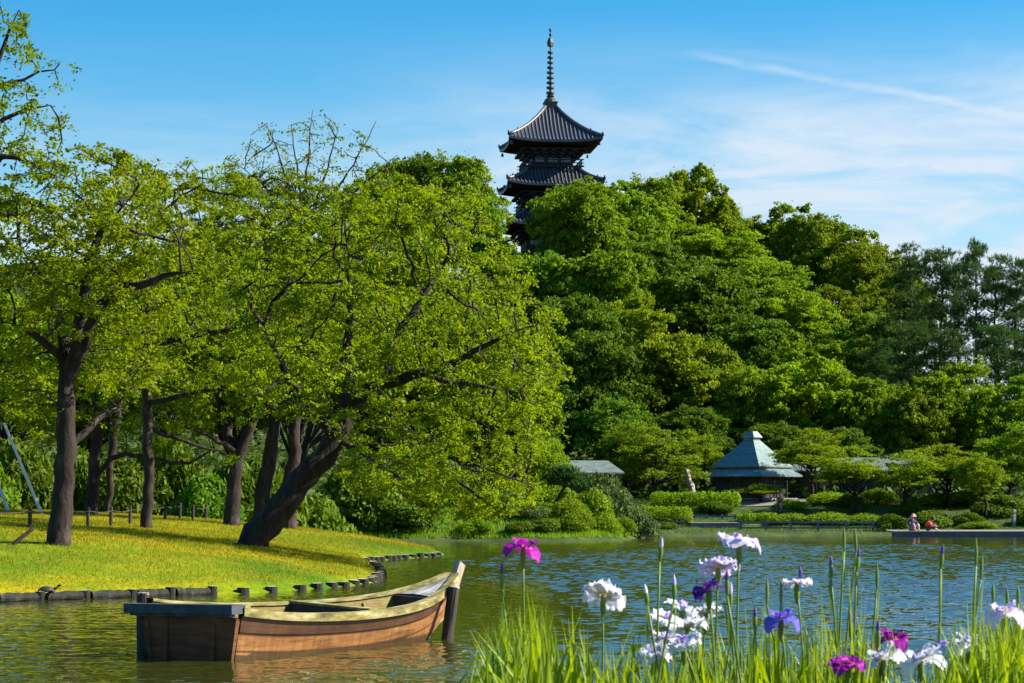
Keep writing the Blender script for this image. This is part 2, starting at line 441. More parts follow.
def make_ground():
    xs = np.concatenate([seq((-3000, -300, 450), (-300, -80, 20), (-80, -26, 2), (-26, 8, 0.4), (8, 40, 1), (40, 80, 2), (80, 300, 20), (300, 3001, 450))])
    ys = np.concatenate([seq((-60, 6, 3), (6, 12, 0.5), (12, 44, 4), (44, 130, 0.4), (130, 240, 2), (240, 500, 20), (500, 3001, 250))])
    X, Y = np.meshgrid(xs, ys)
    Z = height(X, Y)
    far = (np.abs(X) > 260) | (Y > 3000)
    Z = np.where(far, 0.4, Z)
    n, m = X.shape
    V = np.stack([X, Y, Z], -1).reshape(-1, 3)
    i = np.arange(n - 1)[:, None] * m; j = np.arange(m - 1)[None]
    Q = np.stack([i + j, i + j + 1, i + m + j + 1, i + m + j], -1).reshape(-1, 4)
    cen = V[Q].mean(1)
    dl = sdist(cen[:, 0], cen[:, 1], LAWN)
    lawn = (dl > -0.5)
    # lawn: tufty turf, green with hay-coloured seed heads
    m1, nt, out = newmat('turf')
    p = nt.nodes.new('ShaderNodeBsdfPrincipled'); p.inputs['Roughness'].default_value = 0.9; p.inputs['Specular IOR Level'].default_value = 0.1
    a = ramp(nt, noise(nt, 0.22, 6, 0.65, stretch=(0.7, 1.0, 1)), [(0.36, (0.05, 0.13, 0.002)), (0.52, (0.16, 0.21, 0.003)), (0.66, (0.36, 0.26, 0.006))])
    b = ramp(nt, noise(nt, 5, 5, 0.7), [(0.3, (0.6, 0.66, 0.6)), (0.7, (1.15, 1.1, 1.0))])
    bare = ramp(nt, noise(nt, 0.45, 5, 0.65), [(0.60, (0, 0, 0)), (0.70, (1, 1, 1))])
    nt.links.new(mixc(nt, 1.0, mixc(nt, bare, a, (0.20, 0.125, 0.05)), b, 'MULTIPLY'), p.inputs['Base Color'])
    bp = nt.nodes.new('ShaderNodeBump'); bp.inputs['Strength'].default_value = 0.8; bp.inputs['Distance'].default_value = 0.06
    nt.links.new(noise(nt, 9, 4, 0.7), bp.inputs['Height']); nt.links.new(bp.outputs['Normal'], p.inputs['Normal'])
    nt.links.new(p.outputs['BSDF'], out.inputs['Surface'])
    m2 = surface('earth', [(0.3, (0.016, 0.03, 0.005)), (0.5, (0.035, 0.06, 0.008)), (0.7, (0.075, 0.10, 0.014))], 0.7, 0.95, 0.6, 5, bdist=0.08)
    for name, mask, mat in (('lawn', lawn, m1), ('ground', ~lawn, m2)):
        q = Q[mask]; used, inv = np.unique(q, return_inverse=True)
        me = mesh_arrays(name, V[used], inv.reshape(-1, 4), None, [mat], None, True)
        tag(link(bpy.data.objects.new(name, me)), kind='structure', label={'lawn': 'yellow-green grass lawn sloping to the pond', 'ground': 'green ground, banks and wooded hill'}[name])
make_ground()

def breeze(x, y):
    """strength of the ripples over the pond, 0 calm .. 1 open water"""
    p = 0.5 * np.sin(x * 0.21 + 1.3 * np.sin(y * 0.11)) + 0.3 * np.sin(y * 0.23 + x * 0.13 + 2.0) + 0.2 * np.sin(x * 0.47 - y * 0.31)
    w = 0.34 + 0.66 * smooth((x + 2.6 + 2.2 * p) / 4.6)
    lee = 0.10 + 0.90 * smooth((108.0 + 7 * p - y) / 16.0)
    gust = 0.80 + 0.28 * p
    d = np.minimum(np.abs(sdist(x, y, LAWN)), np.abs(sdist(x, y, LAND)))
    return w * lee * gust * (0.35 + 0.65 * smooth(d / 3.0)) * smooth((130 - y) / 4) * smooth((60 - np.abs(x)) / 12)

def make_water():
    m, nt, out = newmat('pond_water')
    p = nt.nodes.new('ShaderNodeBsdfPrincipled')
    p.inputs['Base Color'].default_value = (0.036, 0.040, 0.004, 1)
    p.inputs['Roughness'].default_value = 0.05; p.inputs['IOR'].default_value = 1.7
    tc = nt.nodes.new('ShaderNodeTexCoord')
    n = nt.nodes.new('ShaderNodeTexNoise'); n.inputs['Scale'].default_value = 8.0; n.inputs['Detail'].default_value = 2
    nt.links.new(tc.outputs['Object'], n.inputs['Vector'])
    s1 = nt.nodes.new('ShaderNodeVectorMath'); s1.operation = 'SUBTRACT'; s1.inputs[1].default_value = (0.5, 0.5, 0.5); nt.links.new(n.outputs['Color'], s1.inputs[0])
    s2 = nt.nodes.new('ShaderNodeVectorMath'); s2.operation = 'MULTIPLY'; s2.inputs[1].default_value = (0.22, 0.26, 0.0); nt.links.new(s1.outputs[0], s2.inputs[0])
    geo = nt.nodes.new('ShaderNodeNewGeometry')
    ad = nt.nodes.new('ShaderNodeVectorMath'); ad.operation = 'ADD'; nt.links.new(geo.outputs['Normal'], ad.inputs[0]); nt.links.new(s2.outputs[0], ad.inputs[1])
    nv = nt.nodes.new('ShaderNodeVectorMath'); nv.operation = 'NORMALIZE'; nt.links.new(ad.outputs[0], nv.inputs[0])
    nt.links.new(nv.outputs[0], p.inputs['Normal'])
    nt.links.new(p.outputs['BSDF'], out.inputs['Surface'])
    xs = np.concatenate([[-260, -120, -60, -40], np.arange(-26, -8, 0.14), np.arange(-8, 12, 0.085), np.arange(12, 34, 0.14), [42, 60, 120, 260]])
    ys = np.concatenate([[5, 8, 11, 13], np.arange(14.5, 60, 0.07), np.arange(60, 110, 0.10), np.arange(110, 131, 0.2), [131.5]])
    X, Y = np.meshgrid(xs, ys)
    rng = np.random.default_rng(41)
    Z = np.zeros_like(X)
    k = 64
    lam = 0.27 * (3.6 ** rng.random(k)); th = math.radians(255) + rng.normal(size=k) * 0.85; ph = rng.random(k) * 6.28
    wt = 0.15 / math.sqrt(k) * 1.41
    for l, t, f in zip(lam, th, ph):
        q = 2 * PI / l
        Z += wt / q * np.sin(q * (X * math.cos(t) + Y * math.sin(t)) + f + 0.9 * np.sin(0.33 * X + 0.21 * Y + f))
    Z *= breeze(X, Y)
    nr, nc = X.shape
    i = np.arange(nr - 1)[:, None] * nc; j = np.arange(nc - 1)[None]
    Q = np.stack([i + j, i + j + 1, i + nc + j + 1, i + nc + j], -1).reshape(-1, 4)
    o = link(bpy.data.objects.new('pond_water', mesh_arrays('pond_water', np.stack([X, Y, Z], -1).reshape(-1, 3), Q, None, [m], None, True)))
    tag(o, 'olive green pond with blue wind ripples', kind='structure')
make_water()

# -------------------------------------------------------------- leaf makers
def leaf_quads(c, nrm, L, W, rng, fold=0.0):
    n = len(c)
    nrm = unit(nrm)
    t = unit(np.cross(nrm, unit(rng.normal(size=(n, 3)))))
    u = np.cross(nrm, t)
    L = np.broadcast_to(L, (n,))[:, None] / 2; W = np.broadcast_to(W, (n,))[:, None] / 2
    V = np.stack([c - t * L, c + u * W - t * L * 0.1, c + t * L, c - u * W - t * L * 0.1], 1).reshape(-1, 3)
    Q = np.arange(4 * n).reshape(-1, 4)
    return V, Q

def ball_pts(n, rng):
    v = unit(rng.normal(size=(n, 3)))
    return v

def clump_leaves(centres, radii, per, L, W, rng, up=0.5, fill=0.25, below=-0.35):
    """dome-shaped leaf clumps: leaves mostly on the upper shell, some inside"""
    Cs, Ns = [], []
    for c, r in zip(centres, radii):
        v = ball_pts(per, rng)
        low = v[:, 2] < below
        v[low, 2] *= -0.6
        v = unit(v)
        rad = np.where(rng.random(per) < fill, rng.random(per) ** 0.5, 0.82 + 0.3 * rng.random(per))[:, None]
        Cs.append(c + v * rad * r)
        Ns.append(unit(v + np.array([0, 0, up])) + 0.72 * rng.normal(size=(per, 3)))
    C = np.concatenate(Cs); Nn = np.concatenate(Ns)
    s = 0.7 + 0.6 * rng.random(len(C))
    return leaf_quads(C, Nn, L * s, W * s, rng)

def limb_path(a, b, rng, sag=0.15, n=6):
    t = np.linspace(0, 1, n)[:, None]
    p = a + (b - a) * t
    side = unit(np.cross(b - a, np.array([0, 0, 1.0])) + 1e-6)
    d = np.linalg.norm(b - a)
    p = p + side * np.sin(t * PI) * d * rng.normal() * 0.1
    p[:, 2] += (np.sin(t[:, 0] * PI) * d * sag * (rng.random() - 0.35))
    return p

def broad_proto(seed, mat, height_=10.0, rad=4.6, n_cl=48, per=330, L=0.27, W=0.17, crown_low=0.14, flat=0.72, csize=(0.9, 1.7), layered=False, forks=5):
    """a broadleaf tree 10 m tall: trunk mesh and crown mesh, base at the origin"""
    rng = np.random.default_rng(seed)
    cz = height_ * (crown_low + (1 - crown_low) * 0.5); rz = height_ * (1 - crown_low) * 0.5
    cs, rs = [], []
    k = 0
    lob = [(rng.normal(size=3) * np.array([0.45, 0.45, 0.3]), 0.55 + 0.35 * rng.random()) for _ in range(6)]
    while len(cs) < n_cl and k < 5000:
        k += 1
        c0, sc = lob[rng.integers(len(lob))]
        v = ball_pts(1, rng)[0]
        if v[2] < -0.45: continue
        q = c0 * 0.8 + v * sc * (0.75 + 0.25 * rng.random())
        if np.linalg.norm(q) > 1.12: continue
        p = q * np.array([rad, rad, rz]) + np.array([0, 0, cz])
        r = csize[0] + (csize[1] - csize[0]) * rng.random()
        if any(np.linalg.norm((p - o) * np.array([1, 1, 1.7])) < 0.5 * r for o in cs): continue
        cs.append(p); rs.append(np.array([r, r * (0.8 + 0.4 * rng.random()), r * flat * (0.8 + 0.4 * rng.random())]))
    sc_, sr_ = [], []
    for c, r in zip(cs, rs):
        nsub = 15
        v = ball_pts(nsub, rng); low = v[:, 2] < -0.3; v[low, 2] *= -0.7
        rad = (0.55 + 0.75 * rng.random((nsub, 1)))
        q = c + unit(v) * rad * r
        sz = r[0] * (0.22 + 0.24 * rng.random(nsub))
        for a_, z_ in zip(q, sz):
            sc_.append(a_); sr_.append(np.array([z_, z_, z_ * (0.42 if layered else 0.6)]))
    V, Q = clump_leaves(sc_, sr_, max(8, per // 15), L, W, rng, up=0.55 if not layered else 1.0, fill=0.55, below=-0.9)
    # loose twig-end leaves that break the outline
    ex = rng.integers(len(sc_), size=n_cl * 26)
    cc = np.array(sc_)[ex] + rng.normal(size=(len(ex), 3)) * np.array(sr_)[ex] * 0.95
    V2, Q2 = leaf_quads(cc, rng.normal(size=cc.shape) + np.array([0, 0, 0.6]), L, W, rng)
    V = np.concatenate([V, V2]); Q = np.concatenate([Q, Q2 + len(V) - len(V2)])
    crown = mesh_arrays('crown', V, Q, None, [mat])
    tb = MB()
    top = np.array([rng.normal() * 0.4, rng.normal() * 0.4, height_ * (crown_low + 0.22)])
    tp = np.linspace(np.array([0, 0, -0.6]), top, 7); tp[1:-1, :2] += rng.normal(size=(5, 2)) * 0.12
    tb.tube(tp, np.linspace(0.30, 0.17, 7) * np.array([1.35, 1, 1, 1, 1, 1, 1]), 9, wob=0.08)
    order = rng.permutation(len(cs))[:26]
    for o in order:
        s = tp[rng.integers(3, 7)]
        pth = limb_path(s, cs[o] - np.array([0, 0, rs[o][2] * 0.2]), rng)
        tb.tube(pth, np.linspace(0.11, 0.025, len(pth)), 5, cap=False)
    return tb.mesh('trunk', M['bark'], True), crown

def extent(me, q=99.3):
    n = len(me.vertices); a = np.empty(n * 3, np.float32); me.vertices.foreach_get('co', a); a = a.reshape(-1, 3)
    return float(np.percentile(a[:, 2], q)), 2 * float(np.percentile(np.abs(a[:, :2]).max(1), 97))

def pine_proto(seed, height_=15.0, spread=2.6, start=0.42, nb=34, bend=0.5, per=25):
    rng = np.random.default_rng(seed)
    tb = MB(); n = 12
    t = np.linspace(0, 1, n)
    ang = rng.random() * 6.28
    tp = np.stack([np.sin(t * 2.6) * bend * math.cos(ang) + 0.1 * rng.normal(size=n) * (t > 0), np.sin(t * 2.1 + 0.4) * bend * math.sin(ang), t * height_ - 0.5 * (t == 0)], 1)
    tb.tube(tp, 0.26 * (1 - t) ** 0.8 + 0.03, 8, wob=0.06)
    Cs, Ds = [], []
    for b in range(nb):
        f = start + (1 - start) * ((b + rng.random()) / nb) ** 0.85
        i = f * (n - 1); k = min(int(i), n - 2); base = tp[k] + (tp[k + 1] - tp[k]) * (i - k)
        a = b * 2.4 + rng.normal() * 0.4
        ln = spread * (0.35 + 0.75 * (1 - (f - start) / (1 - start)) ** 0.7) * (0.6 + 0.55 * rng.random())
        if rng.random() < 0.12: continue
        end = base + np.array([math.cos(a) * ln, math.sin(a) * ln, ln * (0.18 + 0.25 * rng.normal() * 0.5) + 0.25])
        pth = limb_path(base, end, rng, sag=-0.2)
        tb.tube(pth, np.linspace(0.07, 0.02, len(pth)), 5, cap=False)
        for q in range(rng.integers(2, 4)):
            tt = 1.0 - q * 0.3 + 0.05 * rng.normal()
            pc = base + (end - base) * tt + np.array([rng.normal() * 0.3, rng.normal() * 0.3, 0.12])
            r = 0.55 + 0.45 * rng.random()
            v = rng.normal(size=(per, 3)) * np.array([r, r, 0.2]) * 0.6
            Cs.append(pc + v); Ds.append(unit(v * np.array([0.6, 0.6, 0.4]) + np.array([0, 0, 0.35])))
    C = np.concatenate(Cs); D = np.concatenate(Ds)
    K = 11
    C = np.repeat(C, K, 0); D = unit(np.repeat(D, K, 0) + rng.normal(size=(len(C), 3)) * 0.6)
    ln = (0.24 + 0.12 * rng.random(len(C)))[:, None]
    s = unit(np.cross(D, rng.normal(size=D.shape)))
    V = np.stack([C - s * 0.018, C + s * 0.018, C + D * ln + s * 0.01, C + D * ln - s * 0.01], 1).reshape(-1, 3)
    crown = mesh_arrays('crown', V, np.arange(len(V)).reshape(-1, 4), None, [M['needle']])
    return tb.mesh('trunk', M['bark_pine'], True), crown

def shrub_proto(seed, mat, rx=1.0, ry=1.0, rz=0.8, n_cl=14, per=420, L=0.12, W=0.07, boxy=False):
    rng = np.random.default_rng(seed)
    cs, rs = [], []
    for i in range(n_cl):
        v = ball_pts(1, rng)[0]; v[2] = abs(v[2])
        if boxy: v = np.sign(v) * np.abs(v) ** 0.5
        p = v * np.array([rx, ry, rz]) * 0.68 + np.array([0, 0, 0.08])
        cs.append(p); r = 0.42 * min(rx, ry, rz * 1.4) * (0.75 + 0.5 * rng.random())
        rs.append(np.array([r, r, r * 0.85]))
    cs.append(np.array([0, 0, 0.1])); rs.append(np.array([rx, ry, rz]) * 0.8)
    V, Q = clump_leaves(cs, rs, per, L, W, rng, up=0.5, fill=0.25)
    V[:, 2] = np.maximum(V[:, 2], -0.05)
    return mesh_arrays('foliage', V, Q, None, [mat])

def stem_mesh(seed, h=0.6, k=5, spread=0.5):
    rng = np.random.default_rng(seed); tb = MB()
    for i in range(k):
        a = i * 2.4; e = np.array([math.cos(a) * spread * rng.random(), math.sin(a) * spread * rng.random(), h])
        tb.tube(limb_path(np.array([0, 0, -0.1]), e, rng), np.linspace(0.03, 0.012, 6), 5, cap=False)
    return tb.mesh('stem', M['bark'], True)

def put_tree(name, meshes, loc, sxy, sz, rz, label, cat='tree', group=None):
    o = empty(name, loc, rz, label, cat, group, (sxy, sxy, sz))
    for nm, me in zip(('trunk', 'crown'), meshes):
        link(bpy.data.objects.new(nm, me), o)
    return o

def put_shrub(name, foliage, stem, loc, scale, rz, label, cat='shrub', group=None):
    o = empty(name, loc, rz, label, cat, group, scale)
    link(bpy.data.objects.new('foliage', foliage), o); link(bpy.data.objects.new('stem', stem), o)
    return o

# ------------------------------------------------- cherry trees on the lawn
def resample(pts, rad, step):
    pts = np.asarray(pts, float); rad = np.asarray(rad, float)
    seg = np.linalg.norm(np.diff(pts, axis=0), axis=1); s = np.concatenate([[0], np.cumsum(seg)])
    n = max(2, int(s[-1] / step) + 1); q = np.linspace(0, s[-1], n)
    out = np.stack([np.interp(q, s, pts[:, i]) for i in range(3)], 1)
    # soften the corners
    for _ in range(2):
        out[1:-1] = 0.25 * out[:-2] + 0.5 * out[1:-1] + 0.25 * out[2:]
    return out, np.interp(q, s, rad)

def grow(paths, attr, rng, step=0.34, kill=0.5, infl=3.2, iters=70):
    pos, par, fix = [], [], []
    for pts, rad in paths:
        p, r = resample(pts, rad, step)
        if pos:
            A = np.array(pos); k = int(np.argmin(((A - p[0]) ** 2).sum(1))); start = 1
        else:
            k = -1; start = 0
        for i in range(start, len(p)):
            pos.append(p[i] + (rng.normal(size=3) * 0.03 if i > 1 else 0)); par.append(k); fix.append(r[i]); k = len(pos) - 1
    pos = np.array(pos); alive = np.ones(len(attr), bool)
    D = np.full(len(attr), 1e9); I = np.zeros(len(attr), int)
    def upd(new, off):
        for a0 in range(0, len(attr), 400):
            sl = slice(a0, a0 + 400)
            d = ((attr[sl, None] - new[None]) ** 2).sum(2); k = d.argmin(1); dm = d[np.arange(len(k)), k] ** 0.5
            b = dm < D[sl]; D[sl] = np.where(b, dm, D[sl]); I[sl] = np.where(b, k + off, I[sl])
    upd(pos, 0)
    for it in range(iters):
        alive &= D > kill
        act = alive & (D < infl + (2.0 if it < 8 else 0))
        if not act.any(): break
        S = np.zeros_like(pos); v = unit(attr[act] - pos[I[act]])
        np.add.at(S, I[act], v)
        idx = np.unique(I[act])
        dirn = unit(unit(S[idx]) + rng.normal(size=(len(idx), 3)) * 0.16)
        new = pos[idx] + dirn * step
        off = len(pos)
        pos = np.concatenate([pos, new]); par += idx.tolist(); fix += [0.0] * len(idx)
        upd(new, off)
    return pos, np.array(par), np.array(fix)

def skeleton(pos, par, fix, tip=0.015, e=2.35):
    n = len(pos); acc = np.zeros(n); kids = [[] for _ in range(n)]; r = np.zeros(n)
    for i in range(n - 1, -1, -1):
        ri = acc[i] ** (1 / e) if acc[i] > 0 else tip
        ri = min(max(ri, fix[i]), max(fix[i], 0.12)) if fix[i] == 0 else fix[i]
        r[i] = ri
        if par[i] >= 0:
            acc[par[i]] += ri ** e; kids[par[i]].append(i)
    tb = MB()
    todo = [(0, -1)]
    while todo:
        i, p = todo.pop()
        chain = ([p] if p >= 0 else []) + [i]
        while kids[i]:
            ks = sorted(kids[i], key=lambda k: -r[k])
            for k in ks[1:]: todo.append((k, i))
            i = ks[0]; chain.append(i)
        if len(chain) < 2: continue
        rr = r[chain].copy()
        if p >= 0: rr[0] = rr[1]
        big = rr.max()
        tb.tube(pos[chain], rr, 10 if big > 0.15 else (6 if big > 0.04 else 3), cap=False, wob=0.07 if big > 0.15 else 0)
    leafn = np.array([len(k) == 0 for k in kids]) | ((r < 0.024) & (fix == 0))
    return tb, r, leafn

def cherry(label, base, trunk, limbs, blobs, Yc, n_attr, per, leafmat_='cherry', seed=1, L=0.105, W=0.058, depth=3.2, droop=0.0, group='cherry trees on the lawn'):
    """trunk/limbs: lists of (px, py, dY, radius m); blobs: (px, py, rx px, ry px, weight, dY)"""
    rng = np.random.default_rng(seed)
    m = Yc / F
    org = np.array(base, float)
    def pt(q):
        return at(q[0], q[1], Yc + q[2]) - org
    paths = [([np.array([0, 0, -0.3])] + [pt(q) for q in trunk], [trunk[0][3] * 1.25] + [q[3] for q in trunk])]
    for l in limbs:
        paths.append(([pt(q) for q in l], [q[3] for q in l[:-1]] + [min(l[-1][3], 0.02)]))
    tot = sum(b[4] for b in blobs); A = []
    for (px, py, rx, ry, wgt, dy) in blobs:
        k = int(n_attr * wgt / tot)
        v = ball_pts(k, rng) * (0.35 + 0.65 * rng.random((k, 1)) ** 0.5)
        A.append(pt((px, py, dy)) + v * np.array([rx * m, depth, ry * m]))
    A = np.concatenate(A)
    A = A[A[:, 2] > 0.7]
    pos, par, fix = grow(paths, A, rng)
    tb, r, leafn = skeleton(pos, par, fix)
    ln = np.nonzero(leafn)[0]
    cnt = np.maximum(1, (int(per * 3.5) if per > 8 else int(per * 1.6)) * rng.gamma(1.6, 0.62, len(ln))).astype(int)
    c = np.repeat(pos[ln], cnt, 0)
    # leaves sit along short drooping twig ends, two or three to a node
    nsp = 3
    sid = np.repeat(np.arange(len(ln)), cnt) * nsp + rng.integers(nsp, size=len(c))
    ang = rng.random(len(ln) * nsp) * 2 * PI; dz = rng.normal(size=len(ln) * nsp) * 0.22
    dirs = np.stack([np.cos(ang), np.sin(ang), dz], 1); slen = 0.22 + 0.34 * rng.random(len(ln) * nsp)
    tilt = rng.normal(size=(len(ln) * nsp, 3)) * 0.55 + np.array([0, 0, 0.8])
    u = rng.random(len(c)) ** 0.8
    off = dirs[sid] * (u * slen[sid])[:, None] + rng.normal(size=c.shape) * np.array([0.055, 0.055, 0.04]); off[:, 2] -= droop + 0.16 * u ** 2
    c = c + off
    nrm = tilt[sid] + rng.normal(size=c.shape) * 0.5
    s = 0.7 + 0.6 * rng.random(len(c))
    V, Q = leaf_quads(c, nrm, L * s, W * s, rng)
    o = empty('cherry_tree', org, 0, label, 'cherry tree', group)
    tb.build('trunk', M['bark'], o, True)
    link(bpy.data.objects.new('crown', mesh_arrays('crown', V, Q, None, [M[leafmat_]])), o)
    return o

def cherries():
    b = ground_hit(250, 546)
    cherry('thick cherry tree leaning on a dark slanting trunk, its wide crown over the water', b,
           [(252, 541, 0, 0.43), (276, 512, 0, 0.39), (303, 480, 0, 0.355), (327, 455, 0, 0.32), (342, 425, 0.2, 0.30), (350, 400, 0.2, 0.26)],
           [[(348, 405, 0.2, 0.20), (372, 386, -0.5, 0.17), (405, 377, -1, 0.15), (440, 370, -1.3, 0.115), (478, 348, -1.6, 0.075), (530, 325, -1.8, 0.05)],
            [(350, 402, 0.2, 0.18), (345, 350, 0.6, 0.14), (352, 300, 0.9, 0.09), (345, 245, 1, 0.05)],
            [(360, 396, -0.2, 0.14), (398, 424, -1.5, 0.12), (425, 447, -2, 0.09), (470, 468, -2.3, 0.05)],
            [(335, 440, 0.2, 0.15), (305, 400, -0.9, 0.12), (280, 365, -1.5, 0.09), (262, 325, -1.8, 0.05)],
            [(385, 382, -0.6, 0.14), (400, 330, 0, 0.11), (432, 282, 0.6, 0.08), (462, 235, 1, 0.05)],
            [(345, 415, 0.2, 0.12), (300, 412, 1.2, 0.1), (262, 420, 2, 0.06)],
            [(420, 374, -1.2, 0.08), (470, 385, -0.8, 0.06), (520, 390, -0.5, 0.035)],
            [(340, 440, 0.2, 0.09), (375, 462, -1.6, 0.06), (420, 492, -2.4, 0.03)], [(410, 432, -1.7, 0.07), (455, 480, -2.6, 0.045), (500, 512, -3, 0.02)], [(430, 450, -2, 0.06), (490, 470, -2.5, 0.04), (535, 488, -2.6, 0.018)]],
           [(400, 290, 140, 95, 4, 0), (490, 335, 82, 85, 3, 0), (445, 440, 105, 60, 3, -0.5), (315, 285, 105, 85, 2.4, 0), (395, 222, 95, 45, 1.8, 0.5), (435, 208, 70, 26, 0.8, 0.3), (520, 380, 48, 70, 1.5, 0),
            (480, 488, 65, 38, 1.2, -0.6), (390, 470, 60, 40, 0.9, -1.5), (520, 435, 32, 45, 0.7, -0.3), (300, 370, 80, 50, 1.2, -2.2)],
           b[1], 2800, 15, seed=3, depth=4.8, droop=0.03)
    b = ground_hit(57, 544)
    cherry('tall upright cherry tree with a straight dark trunk forking high, nearest the turtle', b,
           [(59, 538, 0, 0.27), (63, 490, 0, 0.235), (66, 440, 0, 0.225), (67, 405, 0, 0.20), (66, 372, 0, 0.18)],
           [[(66, 452, 0, 0.10), (84, 428, 0.4, 0.09), (104, 412, 0.8, 0.075), (135, 400, 1.2, 0.04)],
            [(66, 375, 0, 0.17), (62, 330, 0.2, 0.13), (50, 285, 0.3, 0.09), (22, 250, 0.4, 0.05)],
            [(67, 380, 0, 0.16), (78, 330, -0.3, 0.13), (88, 262, -0.5, 0.10), (104, 222, -0.6, 0.07), (135, 195, -0.7, 0.04)],
            [(68, 385, 0, 0.14), (100, 300, -0.8, 0.12), (140, 284, -1.3, 0.10), (195, 268, -1.8, 0.06)],
            [(64, 360, 0, 0.10), (30, 330, -0.6, 0.08), (0, 322, -1, 0.05)]],
           [(60, 245, 100, 62, 2.6, 0), (12, 315, 55, 70, 1.8, 0.6), (135, 222, 80, 52, 2, -0.5), (98, 300, 85, 56, 2, 0.4), (5, 215, 50, 38, 1, 0), (105, 168, 62, 20, 0.8, 0), (15, 385, 40, 36, 0.7, 1.8), (125, 372, 50, 28, 0.6, 1.8)],
           b[1], 2700, 15, seed=5, depth=3.4)
    b = ground_hit(146, 528)
    cherry('slender cherry tree with one straight thin trunk between the fence posts', b,
           [(146, 522, 0, 0.18), (149, 470, 0, 0.16), (147, 410, 0, 0.15), (146, 350, 0, 0.16), (143, 300, 0, 0.12)],
           [[(147, 405, 0, 0.11), (175, 396, -0.5, 0.09), (215, 388, -1, 0.07), (268, 402, -1.4, 0.04)],
            [(146, 345, 0, 0.12), (180, 338, -0.6, 0.10), (232, 330, -1.1, 0.08), (280, 314, -1.5, 0.04)],
            [(143, 305, 0, 0.10), (150, 250, 0.3, 0.07), (170, 190, 0.5, 0.04)],
            [(144, 320, 0, 0.09), (115, 270, 0.4, 0.07), (100, 215, 0.7, 0.04)],
            [(148, 430, 0, 0.08), (180, 440, 0.5, 0.07), (230, 455, 0.9, 0.04)]],
           [(175, 212, 100, 45, 2.2, 0), (195, 182, 70, 18, 0.7, 0), (160, 285, 95, 55, 2.2, 0), (225, 345, 85, 45, 1.5, -1), (120, 330, 55, 50, 1, 0.5)],
           b[1], 2000, 15, seed=8, depth=3.0)
    b = ground_hit(231, 525, 56)
    cherry('dark forked cherry tree beside the end of the rope fence', b,
           [(232, 516, 0, 0.28), (233, 485, 0, 0.25), (238, 462, 0, 0.23), (244, 440, 0, 0.18)],
           [[(238, 462, 0, 0.22), (226, 428, 0.3, 0.17), (215, 380, 0.5, 0.12), (205, 310, 0.7, 0.07), (210, 240, 0.8, 0.04)],
            [(244, 442, 0, 0.22), (258, 405, -0.2, 0.18), (270, 350, -0.4, 0.12), (268, 280, -0.5, 0.08), (262, 210, -0.5, 0.04)],
            [(240, 455, 0, 0.1), (205, 432, -1, 0.08), (175, 425, -1.6, 0.05)]],
           [(235, 290, 85, 75, 2.4, 0), (265, 205, 85, 40, 1.8, 0), (200, 380, 60, 50, 1, 0)],
           b[1], 1600, 15, 'cherry2', seed=13, depth=3.0)
    b = ground_hit(263, 526, 58)
    cherry('stout dark cherry trunk half hidden behind the leaning trunk', b,
           [(262, 515, 0, 0.31), (266, 480, 0, 0.28), (270, 450, 0, 0.25), (275, 420, 0, 0.20)],
           [[(275, 425, 0, 0.2), (265, 370, 0.3, 0.15), (280, 300, 0.5, 0.09), (300, 220, 0.6, 0.04)],
            [(275, 425, 0, 0.18), (300, 380, -0.4, 0.13), (330, 320, -0.8, 0.08), (345, 250, -1, 0.04)]],
           [(300, 225, 100, 50, 2, 0), (320, 310, 80, 60, 1.4, 0), (260, 350, 50, 50, 0.8, 0)],
           b[1], 1500, 15, seed=17, depth=3.0)
    b = ground_hit(288, 529, 60)
    cherry('sparse topped cherry tree whose thin bare twigs rise above all the other crowns', b,
           [(289, 518, 0, 0.26), (290, 480, 0, 0.24), (294, 440, 0, 0.21), (300, 380, 0, 0.16), (305, 300, 0, 0.15), (308, 230, 0, 0.10)],
           [[(306, 240, 0, 0.06), (288, 185, 0.2, 0.04), (274, 140, 0.3, 0.02), (266, 122, 0.3, 0.012)], [(308, 232, 0, 0.06), (306, 175, 0.2, 0.04), (312, 130, 0.3, 0.02), (311, 110, 0.3, 0.012)],
            [(308, 235, 0, 0.06), (296, 170, -0.2, 0.035), (291, 125, -0.2, 0.013)], [(308, 232, 0, 0.06), (325, 175, 0.1, 0.04), (338, 130, 0.1, 0.013)], [(308, 236, 0, 0.06), (340, 185, 0.4, 0.04), (368, 142, 0.4, 0.02), (375, 122, 0.4, 0.012)],
            [(308, 238, 0, 0.06), (350, 195, -0.2, 0.04), (385, 168, -0.3, 0.02), (398, 155, -0.3, 0.012)], [(306, 238, 0, 0.06), (270, 190, -0.4, 0.04), (240, 165, -0.4, 0.02), (226, 158, -0.4, 0.012)]],
           [(308, 150, 80, 36, 1.6, 0), (350, 180, 60, 30, 0.8, 0), (260, 165, 45, 25, 0.5, 0), (310, 195, 100, 25, 0.7, 0)],
           b[1], 800, 7, 'cherry2', seed=19, depth=2.4)
    b = ground_hit(91, 514, 60)
    cherry('distant dark cherry tree with a long low curving branch, behind the rope fence', b,
           [(91, 505, 0, 0.22), (94, 470, 0, 0.20), (96, 440, 0, 0.18), (108, 405, 0, 0.16)],
           [[(95, 478, 0, 0.11), (108, 458, -0.4, 0.10), (128, 454, -0.8, 0.09), (160, 459, -1.1, 0.08), (190, 466, -1.4, 0.065), (212, 449, -1.6, 0.05)],
            [(96, 445, 0, 0.2), (98, 400, 0.3, 0.14), (90, 340, 0.5, 0.08), (85, 280, 0.6, 0.04)],
            [(100, 432, 0, 0.15), (122, 395, 0.2, 0.12), (140, 350, 0.3, 0.07)]],
           [(95, 330, 80, 60, 1.6, 0), (150, 400, 65, 40, 1, 0), (40, 380, 50, 50, 1, 0)],
           b[1], 1200, 15, 'cherry2', seed=23, depth=3.0)
